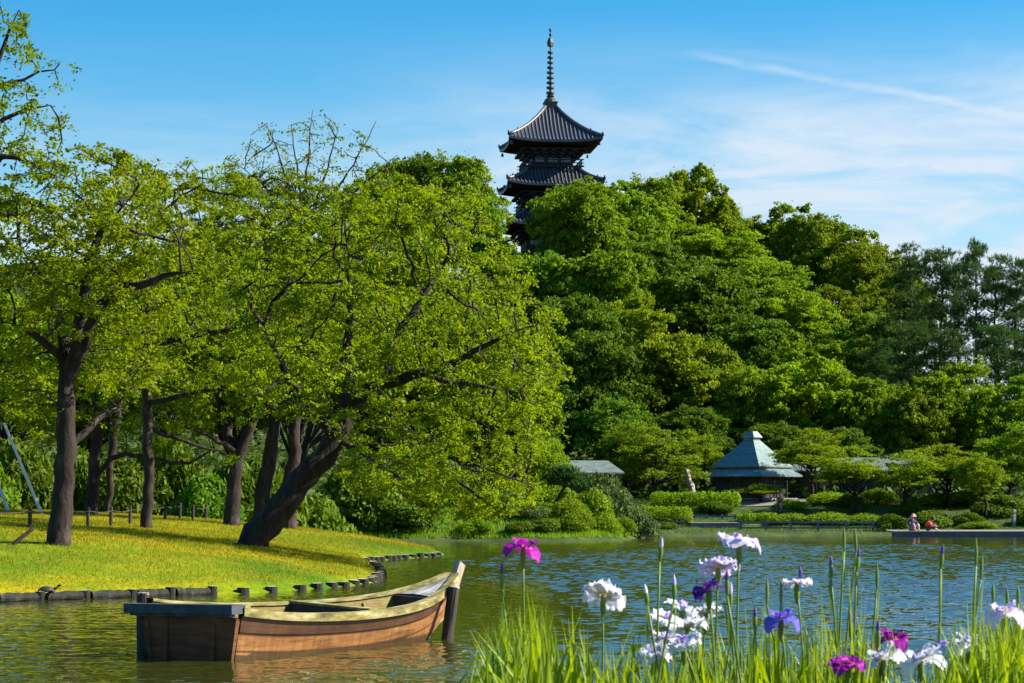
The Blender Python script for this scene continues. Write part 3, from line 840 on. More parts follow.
    b = ground_hit(108, 511, 62)
    cherry('thin cherry trunk far behind the fence, beside the curving low branch', b,
           [(108, 503, 0, 0.14), (110, 470, 0, 0.13), (116, 430, 0, 0.18), (120, 380, 0, 0.13)],
           [[(118, 410, 0, 0.1), (150, 360, 0, 0.08), (180, 300, 0, 0.04)], [(117, 420, 0, 0.1), (90, 370, 0, 0.08), (70, 300, 0, 0.04)]],
           [(130, 300, 90, 60, 1.6, 0), (70, 320, 60, 50, 1, 0)],
           b[1], 700, 14, 'cherry2', seed=29, depth=3.0)
    # a taller tree beyond the frame edge sends its branch tips into the picture
    bx, by = -12.6, 52.0
    b = np.array([bx, by, gz(bx, by)])
    cherry('high feathery cherry branches reaching into the blue sky at the picture corner', b,
           [(-56, 520, 0, 0.40), (-56, 440, 0, 0.36), (-50, 330, 0, 0.28), (-46, 240, 0, 0.20)],
           [[(-46, 245, 0, 0.13), (-20, 170, -0.3, 0.09), (8, 150, -0.5, 0.06), (55, 178, -0.6, 0.03)],
            [(-46, 245, 0, 0.14), (-30, 140, 0.2, 0.10), (-5, 85, 0.3, 0.06), (40, 75, 0.3, 0.025), (54, 70, 0.3, 0.015)],
            [(-30, 150, 0.2, 0.08), (0, 118, 0.2, 0.06), (36, 106, 0.2, 0.025), (50, 104, 0.2, 0.015)],
            [(-20, 110, 0.2, 0.08), (0, 50, 0.2, 0.05), (18, 12, 0.2, 0.02)],
            [(-46, 250, 0, 0.12), (-90, 170, 0, 0.09), (-120, 100, 0, 0.05)]],
           [(18, 26, 14, 26, 0.5, 0), (45, 70, 26, 8, 0.4, 0), (42, 108, 30, 9, 0.5, 0), (15, 92, 22, 20, 0.6, 0), (38, 158, 34, 22, 0.9, 0), (-50, 120, 60, 80, 2, 0), (-70, 220, 60, 60, 1.2, 0), (20, 195, 40, 25, 0.7, 0)],
           b[1], 1100, 9, 'cherry2', seed=31, depth=2.2)
cherries()

# -------------------------------------------------------- trees on the hill
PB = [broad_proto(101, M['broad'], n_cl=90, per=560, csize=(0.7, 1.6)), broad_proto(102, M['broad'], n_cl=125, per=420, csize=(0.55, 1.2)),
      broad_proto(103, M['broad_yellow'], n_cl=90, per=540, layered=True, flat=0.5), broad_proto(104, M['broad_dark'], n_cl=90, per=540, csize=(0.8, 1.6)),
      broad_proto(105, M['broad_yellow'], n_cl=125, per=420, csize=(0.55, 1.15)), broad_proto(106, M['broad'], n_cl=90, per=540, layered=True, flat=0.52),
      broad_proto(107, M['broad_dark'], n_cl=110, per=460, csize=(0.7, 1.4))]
PP = [pine_proto(201), pine_proto(202, bend=0.9, nb=30), pine_proto(203, start=0.3, spread=3.0, nb=40, bend=0.8), pine_proto(204, start=0.48, nb=29)]

EXT = {p[1].name: extent(p[1]) for p in PB + PP}

def hill_tree(px, ptop, wpx, Y, k, label, pine=False, name=None, group=None, cat=None, sink=0.0):
    X = (px - 512) * Y / F
    base = gz(X, Y) - sink
    ztop = EYE + (HOR - ptop) * Y / F
    h = max(ztop - base, 2.5); w = wpx * Y / F
    if not pine: w = max(w, 0.72 * h)
    protos = PP if pine else PB
    me = protos[k % len(protos)][1]
    h0, w0 = EXT[me.name]
    rz = (px * 0.37 + Y * 1.7) % 6.28
    return put_tree(name or ('pine_tree' if pine else 'broadleaf_tree'), protos[k % len(protos)], (X, Y, base), w / w0, h / h0, rz, label, cat or ('pine tree' if pine else 'tree'), group)

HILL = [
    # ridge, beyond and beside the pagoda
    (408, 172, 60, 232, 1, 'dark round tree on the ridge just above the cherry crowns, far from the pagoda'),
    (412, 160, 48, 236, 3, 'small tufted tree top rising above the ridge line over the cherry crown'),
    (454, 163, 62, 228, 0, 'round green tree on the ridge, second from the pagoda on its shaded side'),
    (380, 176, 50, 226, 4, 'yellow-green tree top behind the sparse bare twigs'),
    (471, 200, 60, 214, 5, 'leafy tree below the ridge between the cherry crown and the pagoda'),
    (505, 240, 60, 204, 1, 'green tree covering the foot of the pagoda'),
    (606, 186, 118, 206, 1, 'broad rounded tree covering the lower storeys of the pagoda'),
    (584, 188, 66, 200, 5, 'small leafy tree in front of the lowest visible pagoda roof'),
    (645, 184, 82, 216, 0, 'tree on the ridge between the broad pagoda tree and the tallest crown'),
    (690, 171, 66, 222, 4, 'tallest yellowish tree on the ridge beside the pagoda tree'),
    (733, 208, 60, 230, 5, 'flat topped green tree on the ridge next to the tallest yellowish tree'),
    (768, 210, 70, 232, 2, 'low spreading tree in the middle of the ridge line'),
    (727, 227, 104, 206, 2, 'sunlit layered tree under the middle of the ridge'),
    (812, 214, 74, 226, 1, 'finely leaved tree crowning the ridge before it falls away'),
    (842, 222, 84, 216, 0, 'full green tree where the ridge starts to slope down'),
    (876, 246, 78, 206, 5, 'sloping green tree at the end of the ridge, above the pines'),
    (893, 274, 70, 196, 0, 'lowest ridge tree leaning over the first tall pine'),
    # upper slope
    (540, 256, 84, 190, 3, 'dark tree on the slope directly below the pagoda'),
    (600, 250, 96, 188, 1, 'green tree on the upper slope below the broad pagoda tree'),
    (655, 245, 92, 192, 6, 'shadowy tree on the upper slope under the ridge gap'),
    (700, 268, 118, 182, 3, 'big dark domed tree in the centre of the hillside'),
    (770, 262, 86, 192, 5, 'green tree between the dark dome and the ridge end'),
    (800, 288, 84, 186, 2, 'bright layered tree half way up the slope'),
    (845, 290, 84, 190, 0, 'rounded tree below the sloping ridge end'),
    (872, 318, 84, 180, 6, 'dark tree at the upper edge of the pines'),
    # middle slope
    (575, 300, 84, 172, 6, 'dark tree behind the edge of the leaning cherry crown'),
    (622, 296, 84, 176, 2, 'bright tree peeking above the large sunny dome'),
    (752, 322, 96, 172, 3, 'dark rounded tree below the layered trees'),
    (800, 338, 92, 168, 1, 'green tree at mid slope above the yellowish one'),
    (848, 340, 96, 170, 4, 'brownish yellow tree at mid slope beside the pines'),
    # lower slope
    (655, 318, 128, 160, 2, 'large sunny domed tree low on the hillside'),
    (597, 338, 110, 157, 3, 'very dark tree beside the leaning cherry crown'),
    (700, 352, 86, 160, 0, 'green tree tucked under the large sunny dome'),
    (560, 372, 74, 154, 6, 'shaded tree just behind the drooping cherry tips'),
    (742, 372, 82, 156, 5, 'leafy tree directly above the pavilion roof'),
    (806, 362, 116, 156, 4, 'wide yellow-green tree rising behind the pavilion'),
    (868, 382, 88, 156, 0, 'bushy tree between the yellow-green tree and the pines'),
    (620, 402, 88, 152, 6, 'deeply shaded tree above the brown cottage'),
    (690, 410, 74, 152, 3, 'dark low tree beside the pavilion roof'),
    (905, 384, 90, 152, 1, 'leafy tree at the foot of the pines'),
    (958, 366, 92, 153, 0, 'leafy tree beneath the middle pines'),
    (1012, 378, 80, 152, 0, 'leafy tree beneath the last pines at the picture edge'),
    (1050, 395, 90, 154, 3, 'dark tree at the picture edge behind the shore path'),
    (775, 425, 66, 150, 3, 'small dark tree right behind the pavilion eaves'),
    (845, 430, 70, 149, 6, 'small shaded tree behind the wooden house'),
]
for (px, pt_, w, Y, k, lab) in HILL:
    hill_tree(px, pt_, w, Y, k, lab, group='trees on the wooded hill')

PINES = [
    (906, 246, 52, 176, 0, 'shorter tall pine standing closest to the broadleaf ridge'),
    (940, 250, 62, 170, 1, 'bushy topped pine, second in the tall row'),
    (962, 262, 48, 178, 3, 'thin pine squeezed between the two tallest pines'),
    (978, 241, 46, 168, 3, 'tallest pine with a straight bare trunk and narrow tip'),
    (1000, 256, 52, 172, 0, 'pine just beyond the tallest one, with a ragged crown'),
    (1022, 260, 56, 168, 2, 'dense pine cut by the picture edge'),
    (1045, 258, 60, 170, 1, 'pine outside the edge whose boughs reach into the picture'),
    (912, 322, 66, 160, 2, 'low spreading pine in front of the tall row, nearest the broadleaf trees'),
    (950, 330, 62, 158, 2, 'low leaning pine in the middle of the front row'),
    (992, 326, 66, 160, 1, 'low pine with hanging boughs in front of the tallest pine'),
    (1026, 335, 66, 158, 2, 'low dark pine at the picture edge'),
    (880, 340, 50, 164, 0, 'slim low pine mixed among the broadleaf trees'),
]
for (px, pt_, w, Y, k, lab) in PINES:
    hill_tree(px, pt_, w, Y, k, lab, True, group='pines beside the hill')

BACK = [
    (-60, 300, 150, 116, 1, 'dense green tree behind the lawn beyond the picture edge'),
    (10, 300, 130, 112, 2, 'dense tree closing the view behind the tall upright cherry'),
    (85, 268, 130, 120, 4, 'green tree behind the forked upright cherry trunk'),
    (160, 248, 130, 114, 2, 'green tree behind the slender cherry trunk'),
    (230, 240, 140, 122, 4, 'green tree behind the forked dark cherry trunk'),
    (300, 245, 130, 116, 2, 'green tree behind the leaning cherry trunk'),
    (372, 240, 140, 124, 4, 'green tree behind the middle of the widest crown'),
    (450, 300, 130, 128, 1, 'dark tree behind the water side of the widest crown'),
    (520, 380, 100, 134, 6, 'dark tree behind the crown tips over the water'),
]
for (px, pt_, w, Y, k, lab) in BACK:
    hill_tree(px, pt_, w, Y, k, lab, group='trees closing the view behind the lawn')

# garden trees along the far shore
PG = [broad_proto(301, M['broad_yellow'], n_cl=70, per=330, L=0.24, W=0.15, crown_low=0.22, flat=0.5, layered=True, csize=(0.9, 1.6)),
      broad_proto(302, M['broad'], n_cl=70, per=330, L=0.24, W=0.15, crown_low=0.2, flat=0.5, layered=True, csize=(0.8, 1.5)),
      broad_proto(303, M['broad_yellow'], n_cl=66, per=330, L=0.22, W=0.15, crown_low=0.34, flat=0.42, layered=True, csize=(0.9, 1.5))]
EXT.update({p[1].name: extent(p[1]) for p in PG})
def garden_tree(px, ptop, pbase, wpx, Y, k, label, name='maple_tree', cat='tree'):
    X = (px - 512) * Y / F; base = gz(X, Y); h = EYE + (HOR - ptop) * Y / F - base
    return put_tree(name, PG[k], (X, Y, base), wpx * Y / F / EXT[PG[k][1].name][1], h / EXT[PG[k][1].name][0], (px * 0.61) % 6.28, label, cat, 'garden trees along the far shore')
garden_tree(660, 424, 505, 96, 140, 1, 'layered green maple between the brown cottage and the pavilion')
garden_tree(705, 432, 505, 50, 144, 0, 'small maple whose boughs brush the pavilion eave')
garden_tree(812, 430, 503, 78, 139, 2, 'spreading maple hiding the sunny corner of the pavilion roof')
garden_tree(761, 484, 505, 62, 138, 2, 'very low flat maple bough tree in front of the pavilion')
garden_tree(857, 448, 512, 78, 135, 2, 'small tree with a dark bare trunk standing nearest the wooden house')
garden_tree(902, 452, 514, 74, 134, 2, 'second small bare trunked tree along the shore hedge')
garden_tree(950, 446, 512, 92, 136, 2, 'widest small tree on the shore, behind the two seated people')
garden_tree(1006, 424, 510, 90, 138, 1, 'dense small tree above the stone post at the path end')
garden_tree(985, 455, 512, 60, 133, 0, 'small yellowish tree next to the stone post')
garden_tree(630, 430, 500, 56, 142, 1, 'green tree beside the brown cottage roof')
garden_tree(552, 436, 500, 60, 128, 0, 'pale tree above the pruned pine on the promontory')

# shrubs --------------------------------------------------------------
SH = {'g': [shrub_proto(401, M['shrub']), shrub_proto(402, M['shrub'], n_cl=18)], 'a': [shrub_proto(403, M['azalea'], L=0.09, W=0.06), shrub_proto(404, M['azalea'], n_cl=10, L=0.09, W=0.06)],
      'j': [shrub_proto(405, M['juniper'], n_cl=18, L=0.10, W=0.05)], 'd': [shrub_proto(406, M['broad_dark'])],
      'b': [shrub_proto(407, M['shrub'], n_cl=20, per=520, L=0.24, W=0.075)]}
STEM = stem_mesh(410)
def shrub(px, pbase, wpx, hpx, kind, label, Y=None, name='shrub', cat='shrub', group=None, deep=1.0):
    if Y is None:
        g = ground_hit(px, pbase, 100, 150)
    else:
        X = (px - 512) * Y / F; g = np.array([X, Y, gz(X, Y)])
    s = g[1] / F
    v = SH[kind]
    return put_shrub(name, v[int(px) % len(v)], STEM, g, (wpx * s / 2.0, wpx * s / 2.0 * deep, hpx * s / 0.95), px * 0.7 % 6.28, label, cat, group)

k = 0
back_lab = ['large leaved shrub behind the lawn under the tall upright cherry', 'glossy dark shrub beside the pale support poles', 'spiky green shrub between the upright and slender cherries', 'round shrub behind the curving low branch',
            'bright spiky shrub behind the slender cherry trunk', 'dark shrub behind the last posts of the rope fence', 'big shrub between the forked trunk and the leaning trunk', 'shrub in the shade behind the leaning trunk', 'long shrub on the shaded bank under the wide crown',
            'dim shrub under the middle of the wide crown', 'tall shrub closing the gap at the picture edge', 'green shrub above the channel end', 'mossy shrub low on the bank beneath the crown']
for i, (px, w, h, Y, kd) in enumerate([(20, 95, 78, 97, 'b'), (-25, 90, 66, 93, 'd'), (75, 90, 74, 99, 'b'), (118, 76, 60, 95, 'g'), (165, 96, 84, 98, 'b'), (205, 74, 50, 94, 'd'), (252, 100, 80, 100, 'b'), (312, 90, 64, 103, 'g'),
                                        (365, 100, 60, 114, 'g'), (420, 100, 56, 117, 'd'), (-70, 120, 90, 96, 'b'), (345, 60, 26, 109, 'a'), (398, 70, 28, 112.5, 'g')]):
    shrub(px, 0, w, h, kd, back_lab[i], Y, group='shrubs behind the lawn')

prom = [(455, 118, 60, 34, 'g', 'green mounded shrub beneath the drooping cherry tips'), (500, 115, 56, 30, 'd', 'dark shrub at the water edge beneath the cherry tips'), (478, 112.3, 40, 14, 'a', 'low yellowish shrub at the water edge under the cherry'),
        (530, 114.5, 40, 14, 'j', 'grey-green shrub beside the foot of the pruned pine'), (570, 115.5, 44, 18, 'a', 'yellow azalea mound under the pruned pine'), (592, 118.5, 46, 26, 'a', 'tall yellow-green azalea mound behind the water edge'),
        (578, 113.4, 36, 18, 'a', 'small azalea mound right above the water'), (606, 114.5, 34, 20, 'a', 'bright yellow azalea near the tip of the promontory'), (622, 116.2, 32, 17, 'a', 'orange-tinged azalea ball at the promontory tip'),
        (612, 120.5, 62, 40, 'j', 'grey-green juniper mound behind the azaleas'), (640, 120.5, 40, 26, 'j', 'low juniper spilling towards the rail fence'), (555, 121, 44, 26, 'a', 'yellow azalea mound behind the pruned pine'),
        (604, 133, 56, 44, 'j', 'rounded grey-green tree shrub clipped like a ball before the cottage'), (520, 112.2, 30, 10, 'g', 'low green tuft on the waterline beneath the cherry'), (545, 112.6, 30, 12, 'g', 'low leafy tuft on the waterline beside the azaleas')]
for (px, Y, w, h, kd, lab) in prom:
    shrub(px, 0, w, h, kd, lab, Y, group='shrubs on the promontory')

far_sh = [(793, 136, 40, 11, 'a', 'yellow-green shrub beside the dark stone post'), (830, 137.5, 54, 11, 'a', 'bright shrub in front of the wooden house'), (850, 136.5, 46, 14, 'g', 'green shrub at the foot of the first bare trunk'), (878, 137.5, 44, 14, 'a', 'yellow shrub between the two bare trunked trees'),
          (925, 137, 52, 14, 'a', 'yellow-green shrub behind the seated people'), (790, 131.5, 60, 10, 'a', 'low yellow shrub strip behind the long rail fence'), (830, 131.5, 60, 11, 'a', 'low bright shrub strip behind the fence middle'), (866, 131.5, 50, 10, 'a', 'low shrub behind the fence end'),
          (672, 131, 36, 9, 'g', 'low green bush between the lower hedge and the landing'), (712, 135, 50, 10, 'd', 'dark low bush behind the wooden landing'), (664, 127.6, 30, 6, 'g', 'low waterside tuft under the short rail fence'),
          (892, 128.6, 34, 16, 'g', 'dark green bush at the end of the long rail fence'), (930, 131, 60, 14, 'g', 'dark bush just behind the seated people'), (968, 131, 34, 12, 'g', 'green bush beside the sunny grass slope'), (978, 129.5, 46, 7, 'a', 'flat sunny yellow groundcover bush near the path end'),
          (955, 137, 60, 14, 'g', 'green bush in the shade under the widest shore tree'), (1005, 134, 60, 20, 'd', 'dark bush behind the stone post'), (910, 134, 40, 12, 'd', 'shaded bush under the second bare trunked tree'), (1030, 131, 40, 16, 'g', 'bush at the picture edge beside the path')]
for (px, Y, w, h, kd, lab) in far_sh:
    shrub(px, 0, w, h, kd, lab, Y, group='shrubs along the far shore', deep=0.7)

# clipped hedges
def hedge(px0, px1, Y, hpx, label, seed):
    w = (px1 - px0) * Y / F; X = ((px0 + px1) / 2 - 512) * Y / F; h = hpx * Y / F
    rng = np.random.default_rng(seed); cs, rs = [], []
    n = max(5, int(w / 0.35))
    for i in range(n):
        for j in range(3):
            cs.append(np.array([(i + 0.5) / n * w - w / 2 + rng.normal() * 0.05, (j - 1) * 0.35, h * 0.5 + rng.normal() * 0.03])); rs.append(np.array([0.32, 0.3, h * 0.5]))
    V, Q = clump_leaves(cs, rs, 150, 0.12, 0.07, rng, 0.5, 0.2, -0.9)
    V[:, 2] = np.maximum(V[:, 2], -0.04)
    o = empty('hedge', (X, Y, gz(X, Y)), 0, label, 'hedge', 'clipped hedges by the pavilion')
    link(bpy.data.objects.new('foliage', mesh_arrays('foliage', V, Q, None, [M['hedge']])), o)
    sb = MB()
    for i in range(n): sb.tube([(cs[3 * i][0], 0, -0.1), (cs[3 * i][0] + 0.05, 0.03, h * 0.6)], [0.03, 0.015], 5)
    sb.build('stem', M['bark'], o)
hedge(640, 690, 131.5, 17, 'lower bright clipped hedge at the start of the rail fence', 1)
hedge(652, 738, 136.5, 15, 'upper bright clipped hedge in front of the pavilion', 2)
hedge(739, 775, 132.0, 9, 'low clipped hedge below the pale gravel path', 3)

# pruned leaning pine on the promontory
def pruned_pine():
    g = np.array([*at(553, 0, 118)[:2], 0]); g[2] = gz(g[0], g[1]); s = 118 / F
    rng = np.random.default_rng(77)
    o = empty('pruned_pine', g, 0, 'small pruned garden pine leaning on the promontory bank', 'pine tree')
    tb = MB(); tp = [(0, 0, -0.2), (0.15, 0, 0.25), (0.3, 0.05, 0.6), (0.55, 0.1, 1.0), (0.75, 0.05, 1.45)]
    p, r = resample(tp, [0.11, 0.10, 0.08, 0.07, 0.04], 0.15)
    tb.tube(p, r, 8, wob=0.08)
    pads = [(0.75, 0, 1.65, 0.75), (0.2, 0.1, 1.35, 0.55), (1.25, -0.1, 1.25, 0.5), (0.5, -0.2, 1.95, 0.5)]
    Cs = []
    for (x, y, z, rr) in pads:
        tb.tube(limb_path(p[-4], np.array([x, y, z - 0.05]), rng), np.linspace(0.04, 0.015, 6), 5, cap=False)
        v = rng.normal(size=(420, 3)) * np.array([rr, rr, 0.14]) * 0.55; Cs.append(np.array([x, y, z]) + v)
    C = np.repeat(np.concatenate(Cs), 4, 0); D = unit(rng.normal(size=C.shape) * 0.7 + np.array([0, 0, 0.8])); sd = unit(np.cross(D, rng.normal(size=D.shape)))
    V = np.stack([C - sd * 0.02, C + sd * 0.02, C + D * 0.16 + sd * 0.01, C + D * 0.16 - sd * 0.01], 1).reshape(-1, 3)
    tb.build('trunk', M['bark_pine'], o, True)
    link(bpy.data.objects.new('crown', mesh_arrays('crown', V, np.arange(len(V)).reshape(-1, 4), None, [M['needle']])), o)
pruned_pine()

# ------------------------------------------------ ground cover (uncountable)
def grass_stuff():
    rng = np.random.default_rng(5)
    def blades(n, xr, yr, test, hgt, name, mat, label, lo=0.12):
        x = rng.uniform(*xr, n); y = rng.uniform(*yr, n)
        ok = test(x, y); x, y = x[ok], y[ok]
        z = height(x, y); ok = z > lo; x, y, z = x[ok], y[ok], z[ok]
        k = len(x); h = hgt * (0.5 + rng.random(k)); a = rng.random(k) * 6.28
        d = np.stack([np.cos(a), np.sin(a), np.zeros(k)], 1); lean = rng.normal(size=(k, 3)) * 0.35 * h[:, None]; lean[:, 2] = 0
        c = np.stack([x, y, z], 1); w = (0.10 + 0.08 * rng.random(k)) * min(hgt, 0.15)
        V = np.stack([c - d * w[:, None], c + d * w[:, None], c + lean + np.array([0, 0, 1]) * h[:, None]], 1).reshape(-1, 3)
        me = mesh_arrays(name, V, None, np.arange(len(V)).reshape(-1, 3), [mat])
        return tag(link(bpy.data.objects.new(name, me)), label, 'grass', kind='stuff')
    blades(270000, (-24, -1.5), (45, 100), lambda x, y: (sdist(x, y, LAWN) > 0.05) & (512 + F * x / y > -60), 0.055, 'grass', M['grass'], 'short yellow-green grass covering the sloping lawn')
    blades(60000, (-14, 8), (109.5, 124), lambda x, y: sdist(x, y, LAND) > 0.05, 0.16, 'bank_grass', M['hedge'], 'fresh green grass along the promontory bank')
    blades(70000, (7, 52), (124, 146), lambda x, y: (sdist(x, y, LAND) > 0.05) & ~((x > 13) & (x < 17.8) & (y > 136) & (y < 141)) & ~((x > 20) & (y < 127.2)), 0.11, 'shore_grass', M['shrub'], 'green grass along the far shore')
    # undergrowth on the hillside
    n = 90000
    x = rng.uniform(-60, 70, n); y = rng.uniform(142, 245, n); z = height(x, y)
    c = np.stack([x, y, z + rng.random(n) ** 2 * 1.6], 1)
    V, Q = leaf_quads(c, rng.normal(size=c.shape) + np.array([0, -0.2, 0.8]), 0.5, 0.34, rng)
    tag(link(bpy.data.objects.new('undergrowth', mesh_arrays('undergrowth', V, Q, None, [M['litter']]))), 'dark leafy undergrowth between the hillside trees', 'undergrowth', kind='stuff')
grass_stuff()

# -------------------------------------------------------------------- boat
M['hull'] = None
def hull_mat():
    m, nt, out = newmat('hull_wood')
    p = nt.nodes.new('ShaderNodeBsdfPrincipled'); p.inputs['Roughness'].default_value = 0.6; p.inputs['Specular IOR Level'].default_value = 0.3
    g = ramp(nt, noise(nt, 2.4, 8, 0.65, stretch=(0.35, 2, 3.2), dist=0.6), [(0.28, (0.09, 0.034, 0.010)), (0.45, (0.23, 0.095, 0.024)), (0.6, (0.31, 0.14, 0.036)), (0.76, (0.42, 0.27, 0.12))])
    streak = ramp(nt, noise(nt, 5, 5, 0.7, stretch=(2.6, 1, 0.25)), [(0.42, (1, 1, 1)), (0.62, (0.6, 0.55, 0.5)), (0.75, (1.15, 1.2, 1.25))])
    col = mixc(nt, 0.75, g, streak, 'MULTIPLY')
    # dark weathered strake under the rail and a wet stain at the waterline
    at_ = nt.nodes.new('ShaderNodeAttribute'); at_.attribute_name = 'pigment'
    col = mixc(nt, 1.0, col, at_.outputs['Color'], 'MULTIPLY')
    nt.links.new(col, p.inputs['Base Color'])
    b = nt.nodes.new('ShaderNodeBump'); b.inputs['Strength'].default_value = 0.5; b.inputs['Distance'].default_value = 0.012
    nt.links.new(noise(nt, 9, 6, 0.7, stretch=(0.3, 1, 4)), b.inputs['Height']); nt.links.new(b.outputs['Normal'], p.inputs['Normal'])
    nt.links.new(p.outputs['BSDF'], out.inputs['Surface'])
    return m
M['hull'] = hull_mat()
M['rail'] = surface('rail_wood', [(0.32, (0.06, 0.05, 0.014)), (0.5, (0.20, 0.165, 0.045)), (0.7, (0.40, 0.36, 0.19))], 5, 0.75, 0.6, 12, (0.5, 2, 2), bdist=0.01)
M['inner'] = surface('inner_wood', [(0.3, (0.10, 0.085, 0.02)), (0.5, (0.24, 0.21, 0.045)), (0.75, (0.36, 0.33, 0.10))], 2.5, 0.8, 0.5, 10, (0.5, 2, 2), bdist=0.01)
M['grey_wood'] = surface('grey_wood', [(0.3, (0.10, 0.10, 0.10)), (0.55, (0.24, 0.23, 0.22)), (0.8, (0.42, 0.40, 0.37))], 4, 0.8, 0.6, 14, (0.5, 2, 2), bdist=0.01)
M['stem_wood'] = surface('stem_wood', [(0.3, (0.16, 0.11, 0.07)), (0.55, (0.32, 0.26, 0.20)), (0.8, (0.46, 0.42, 0.38))], 4, 0.8, 0.6, 14, (2, 2, 0.5), bdist=0.01)
M['dark_wood'] = surface('dark_wood', [(0.3, (0.02, 0.016, 0.012)), (0.6, (0.055, 0.042, 0.03)), (0.8, (0.10, 0.08, 0.06))], 4, 0.8, 0.6, 14, (1, 1, 0.4), bdist=0.02)
M['transom_wood'] = surface('transom_wood', [(0.3, (0.06, 0.022, 0.008)), (0.6, (0.15, 0.058, 0.02)), (0.8, (0.24, 0.12, 0.05))], 3, 0.9, 0.6, 12, (1, 0.5, 3), bdist=0.015)
M['beam_wood'] = surface('beam_wood', [(0.3, (0.02, 0.026, 0.03)), (0.6, (0.05, 0.065, 0.072)), (0.8, (0.11, 0.125, 0.125))], 3, 0.75, 0.6, 10, (0.5, 2, 2), bdist=0.012)
M['log'] = surface('log_wood', [(0.3, (0.008, 0.009, 0.006)), (0.55, (0.022, 0.022, 0.015)), (0.8, (0.12, 0.09, 0.06))], 5, 0.85, 0.8, 16, bdist=0.02)
M['log_top'] = surface('log_end', [(0.3, (0.25, 0.19, 0.13)), (0.7, (0.50, 0.42, 0.32))], 8, 0.85, 0.5, 20)

def boat():
    a = math.radians(33.7)
    o = empty('rowing_boat', (-4.02, 29.35, 0.0), 0, 'weathered orange-brown wooden punt moored on the pond, its square stern in shade', 'boat')
    # local x runs stern to bow, y to port, z up
    o.rotation_euler = (math.radians(3.2), 0, PI / 2 - a)
    U = np.array([0.0, 0.35, 0.9, 1.6, 2.4, 3.2, 3.9, 4.5, 5.0, 5.35, 5.6])
    RB = np.array([0.775, 0.80, 0.825, 0.82, 0.775, 0.69, 0.57, 0.44, 0.29, 0.165, 0.075])
    RZ = np.array([0.67, 0.625, 0.575, 0.54, 0.52, 0.525, 0.55, 0.605, 0.695, 0.80, 0.90])
    KB = np.array([0.66, 0.67, 0.67, 0.64, 0.58, 0.48, 0.36, 0.24, 0.12, 0.05, 0.02])
    KZ = np.array([-0.16, -0.17, -0.18, -0.18, -0.18, -0.17, -0.14, -0.07, 0.07, 0.27, 0.50])
    uu = np.linspace(0, 5.6, 57)
    def sp(A):
        # smooth interpolation through stations
        c = np.interp(uu, U, A)
        for _ in range(6): c[1:-1] = 0.25 * c[:-2] + 0.5 * c[1:-1] + 0.25 * c[2:]
        return c
    rb, rz, kb, kz = sp(RB), sp(RZ), sp(KB), sp(KZ)
    nt_ = 31
    hb = MB()
    th = 0.045
    for side in (-1, 1):
        for inner in (0, 1):
            t = np.linspace(0, 1, nt_)
            Y = kb[:, None] + (rb - kb)[:, None] * (t[None] ** 0.85) - inner * th
            Z = kz[:, None] + (rz - kz)[:, None] * t[None] + inner * 0.03 * (1 - t[None])
            if not inner:
                # strake lap: upper plank stands a little proud
                Y = Y + np.where(t[None] > 0.64, 0.014, 0.0)
            P = np.stack([np.repeat(uu[:, None], nt_, 1), side * np.maximum(Y, 0.005), Z], -1)
            colr = np.ones((57, nt_, 3))
            colr[np.broadcast_to(t[None, :] > 0.64, (57, nt_))] = (0.26, 0.23, 0.25)
            for q in (11, 19): colr[:, q] = (0.22, 0.18, 0.16)
            colr[(Z < 0.10)] = (0.25, 0.25, 0.18)
            if inner: colr[:] = (0.62, 0.95, 0.30)
            if (side == 1) == (inner == 0): P = P[:, ::-1]; colr = colr[:, ::-1]
            hb.grid(P, colr)
    # bottom, outside and floor
    for dz, dy in ((0.0, 0.0), (0.06, -th)):
        P = np.stack([np.stack([uu, s * np.maximum(kb + dy, 0.005), kz + dz], -1) for s in (-1, -0.5, 0, 0.5, 1)], 1)
        hb.grid(P, np.full((57, 5, 3), 0.5))
    hb.build('hull', M['hull'], o)
    # gunwale rails: a broad pale plank along each side
    for side in (-1, 1):
        rbld = MB(); ring = []
        for i in range(len(uu)):
            y0 = max(rb[i] - 0.075, 0.0); y1 = rb[i] + 0.045; z0 = rz[i] - 0.075; z1 = rz[i] + 0.028
            ring.append([(uu[i], side * y0, z1 - 0.035), (uu[i], side * y0, z1), (uu[i], side * y1, z1 + 0.004), (uu[i], side * y1, z0), (uu[i], side * (rb[i] + 0.018), z0)])
        R = np.array(ring); R = np.concatenate([R, R[:, :1]], 1)
        rbld.grid(R if side < 0 else R[:, ::-1]); 
        rbld.build('gunwale', M['rail'], o)
    # square transom with overhanging beam
    tr = MB()
    pr = [(-0.66, -0.16), (0.66, -0.16), (0.86, 0.56), (-0.775, 0.56)]
    x0, x1 = -0.05, 0.035
    V = np.array([(x0 - 0.05 * (z > 0), y, z) for y, z in pr] + [(x1, y * 0.98, z) for y, z in pr])
    tr.add(V, [[0, 1, 2, 3], [7, 6, 5, 4], [0, 4, 5, 1], [1, 5, 6, 2], [2, 6, 7, 3], [3, 7, 4, 0]])
    for z in (0.06, 0.22, 0.38):
        tr.box((-0.075 - 0.02 * z, 0, z + 0.0), (0.012, 1.42 + 0.2 * z, 0.018))
    for y in (-0.4, 0.38): tr.box((-0.09, y, 0.2), (0.03, 0.07, 0.6))
    tr.build('transom', M['transom_wood'], o)
    bm_ = MB(); bm_.box((-0.10, 0.0, 0.0), (0.24, 1.80, 0.115)); bm_.box((-0.13, 0.0, -0.07), (0.10, 1.66, 0.05))
    bq = bm_.build('stern_beam', M['beam_wood'], o); bq.location = (0, 0.10, 0.62); bq.rotation_euler = (math.radians(-4.0), 0, 0)
    # small stub block on the starboard end of the stern
    sb = MB(); sb.box((0.12, -0.72, 0.685), (0.10, 0.10, 0.07)); sb.build('cleat', M['rail'], o)
